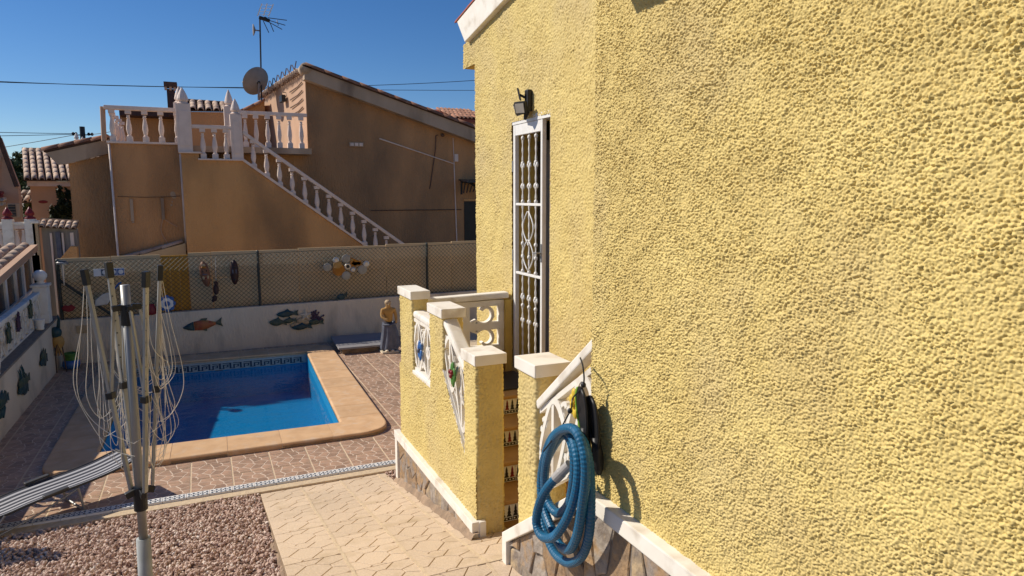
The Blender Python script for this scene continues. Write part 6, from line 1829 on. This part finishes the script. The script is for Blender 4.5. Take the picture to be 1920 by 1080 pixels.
gh = thing('gable_house', 'peach rendered house end with sloping tiled edge at the left picture edge', 'house', (-6, 22, -3))
yface('wall', [(-9, -3.2), (-9, 3.4), (-4.68, 1.55), (-4.38, .30), (-4.39, -3.2)], 22, .3, M['peach'], gh)
mb = MB(); mb.extr([(-4.71, 21.9, 1.60), (-4.63, 21.9, 1.60), (-4.33, 21.9, .28), (-4.41, 21.9, .27)], (-2, 4.2, 0)); mb.build('roof_edge', M['roofdark'], gh)
mb = MB(); mb.extr([(-4.90, 21.93, .10), (-4.86, 21.93, .10), (-4.68, 21.93, 1.05), (-4.72, 21.93, 1.05)], (0, .07, 0)); mb.build('gutter_pipe', M['balus'], gh)
aw = thing('striped_awning', 'dark red and cream scalloped awning on the peach house', 'awning', (-4.7, 21.5, 0))
for (z, mm, x1) in ((.16, 'red', -4.60), (.09, 'red', -4.62), (0.0, 'cream', -4.56), (-.12, 'cream', -4.58)):
    mb = MB(); mb.extr([(-6, 21.5, z), (x1 - .06, 21.5, z), (x1, 21.3, z - .06), (x1 - .02, 21.3, z - .09), (-6, 21.5, z - .05)], (0, .3, 0)); mb.build('awning_fold', M[mm], aw)
ac = thing('air_conditioner', 'outdoor air conditioner unit on the wall of the peach house', 'air conditioner', (-4.4, 21.6, -.3))
mb = MB(); mb.box(-4.50, -4.24, 21.3, 21.55, -.52, -.16); mb.build('case', M['fascia'], ac, bevel=.01)
mb = MB(); mb.box(-4.485, -4.33, 21.285, 21.30, -.49, -.19); gr = mb.build('grille', M['black'], ac)
for k_ in range(4):
    mb = MB(); mb.box(-4.485, -4.33, 21.278, 21.286, -.46 + k_ * .075, -.452 + k_ * .075); mb.build('grille_bar', M['fascia'], gr)
th = thing('tiled_house', 'peach house with steep pale barrel tile roof left of the neighbour house', 'house', (-4, 27, -3))
mb = MB(); mb.box(-4.86, -2.5, 26, 30, -3.2, .36); mb.build('wall', M['peach'], th)
mb = MB(); mb.box(-4.90, -2.5, 25.85, 26.0, .34, .50); mb.build('eave_band', M['balus'], th)
mb = MB(); mb.extr([(-4.95, 25.75, .50), (-2.5, 25.75, .50), (-2.5, 29.0, 1.68), (-5.55, 29.0, 1.68)], (0, 0, .03)); tr_ = mb.build('roof', M['roofdark'], th)
tt = barrel(.078, .52, n=6).mesh('roof_tile', M['roofpale'], smooth=True)
for i in range(12): tile_row(tr_, tt, (-4.87 + i * .195, 25.72, .53), (-5.40 + i * .195, 28.6, 1.59), 7)
mb = MB(); mb.ell((-4.55, 25.99, -.15), .13, .01, .05, 10, 6); tag(mb.build('wall_plaque', M['red']), 'small dark red oval plaque on the peach wall under the barrel tile roof', 'plaque')
sh_ = thing('shed_roof', 'pale tiled roof low between the peach houses', 'roof', (-5.0, 27, 0))
mb = MB(); mb.extr([(-5.6, 27.5, -.2), (-4.7, 27.5, -.2), (-4.7, 28.8, .22), (-5.6, 28.8, .22)], (0, 0, .03)); mb.build('underlay', M['roofdark'], sh_)
for i in range(5): tile_row(sh_, tt, (-5.5 + i * .2, 27.45, -.17), (-5.5 + i * .2, 28.6, .20), 2)
def leafmass(name, label, cat, c, r, n, size, m_, trunk=True, seed=1, kind=None):
    r_ = np.random.default_rng(seed)
    t = thing(name, label, cat, (c[0], c[1], -3.1))
    # clumps, then leaf quads about each clump
    cl = r_.normal(size=(26, 3)) * np.array(r) * .48 + np.array(c)
    k_ = r_.integers(0, 26, n)
    d = r_.normal(size=(n, 3)); d /= np.linalg.norm(d, axis=1)[:, None]
    P_ = cl[k_] + d * (np.array(r) * .34)[None] * r_.uniform(.3, 1.0, (n, 1))
    a = r_.normal(size=(n, 3)); a /= np.linalg.norm(a, axis=1)[:, None]
    b_ = np.cross(a, r_.normal(size=(n, 3))); b_ /= np.linalg.norm(b_, axis=1)[:, None]
    s_ = size * r_.uniform(.6, 1.3, (n, 1))
    V = np.stack([P_ - a * s_, P_ + b_ * s_ * .45, P_ + a * s_, P_ - b_ * s_ * .45], 1).reshape(-1, 3)
    npmesh('crown', V, np.arange(4 * n).reshape(n, 4), m_, t, smooth=False)
    if trunk:
        mb = MB(); mb.tube([(c[0], c[1], -3.2), (c[0] + .05, c[1], c[2] - r[2] * .5), (c[0], c[1], c[2])], [.16, .12, .05], 8)
        for q in range(4):
            e = cl[q]; mb.tube([(c[0] + .03, c[1], c[2] - r[2] * .4), tuple((np.array(c) + e) / 2), tuple(e)], [.07, .05, .02], 6)
        mb.build('trunk', M['bark'], t)
    return t
leafmass('background_tree', 'olive green tree rising between the peach houses', 'tree', (-6.9, 36, .75), (1.1, 1.0, 1.0), 2600, .13, M['foliage'], seed=3)
leafmass('background_tree', 'dark green tree just left of the barrel tile roof', 'tree', (-5.55, 31, .35), (.55, .8, .85), 2200, .11, M['foliagedark'], seed=4)
leafmass('background_tree', 'low dark bushy tree beyond the air conditioner', 'tree', (-5.35, 29.4, -.45), (.5, .5, .45), 1500, .09, M['foliage'], seed=5)
leafmass('cypress_bush', 'almost black clipped bush against the peach house wall', 'bush', (-4.0, 25.6, -.6), (.28, .25, .75), 2600, .08, M['foliagedark'], seed=6)
leafmass('background_tree', 'distant palm coloured tree on the skyline at the far left', 'tree', (-9.2, 48, 1.3), (2.0, 1.2, 1.0), 2400, .2, M['foliagedark'], seed=7)
up = thing('utility_pole', 'black utility pole head with insulators above the low tiled wing', 'utility pole', (-4.35, 34, -3))
mb = MB(); mb.tube([(-4.36, 34, -3.2), (-4.34, 34, 2.92)], .10, 10); mb.lathe([(.12, 0), (.30, .02), (.30, .08), (.12, .12)], 10, (-4.36, 34, 2.05)); mb.build('pole', M['black'], up)
mb = MB(); mb.bar((-4.72, 34, 2.56), (-3.95, 34, 2.60), .04, .04)
for x in (-4.68, -4.58, -4.12, -4.0): mb.ell((x, 34, 2.62), .06, .06, .07, 8, 6)
mb.build('crossarm', M['black'], up)
sp2 = thing('spired_pillars', 'pair of small white spired pillars beside the black utility pole', 'pillars', (-2.4, 19, 0))
for (x, h_) in ((-2.55, 1.30), (-2.43, 1.22)):
    mb = MB(); mb.box(x - .055, x + .055, 18.9, 19.0, .6, h_); pp = mb.build('pillar', M['white'], sp2, bevel=.008)
    mb = MB(); mb.lathe([(.05, 0), (.06, .02), (.035, .04), (.055, .07), (.03, .13), (.006, .18)], 10, (x, 18.95, h_)); mb.build('finial', M['white'], pp)
rh = thing('red_roof_house', 'distant house with bright red tiled roof above the sloping verge', 'house', (15, 40, -3))
mb = MB(); mb.box(14.2, 20, 40, 46, -3.2, 4.55); mb.build('wall', M['peach'], rh)
mb = MB(); mb.extr([(13.9, 39.6, 4.45), (13.9, 39.6, 4.62), (13.7, 43, 5.55), (20, 43, 5.55), (20, 39.6, 4.62), (20, 39.6, 4.45)][:3], (6.2, 0, 0)); rr2 = mb.build('roof', M['roofred'], rh)
rt2 = barrel(.12, .9, n=6).mesh('roof_tile', M['roof'], smooth=True)
for i in range(9): tile_row(rr2, rt2, (14.35 + i * .26, 39.5, 4.63), (14.15 + i * .26, 42.7, 5.52), 4)
mb = MB(); mb.extr([(13.85, 39.55, 4.40), (13.85, 39.55, 4.66), (13.65, 42.9, 5.60), (13.65, 42.9, 5.35)], (.15, 0, 0)); mb.build('verge', M['balus'], rh)
def wire_thing(label, a, b_, sag, r):
    a, b_ = Vector(a), Vector(b_); n = 24
    pts = [a.lerp(b_, i / n) - Vector((0, 0, sag * 4 * (i / n) * (1 - i / n))) for i in range(n + 1)]
    mb = MB(); mb.tube(pts, r, 5); tag(mb.build('overhead_wire', M['darkmetal']), label, 'wire', 'overhead wires')
wire_thing('upper of the two long overhead wires across the sky', (-14, 40, 5.40), (26, 40, 8.55), .95, .017)
wire_thing('lower of the two long overhead wires across the sky', (-14, 40, 5.20), (26, 40, 7.10), .25, .015)
wire_thing('highest short wire running left from the utility pole', (-14, 33, 2.55), (-4.7, 34, 2.62), .05, .012)
wire_thing('second short wire running left from the utility pole', (-14, 33, 2.1), (-4.6, 34, 2.6), .05, .012)
wire_thing('lowest short wire running left from the utility pole', (-14, 36, .9), (-4.6, 34, 2.58), .10, .012)
wire_thing('short wire running right from the utility pole to the house', (-4.0, 34, 2.62), (-1.5, 22, 2.0), .05, .012)
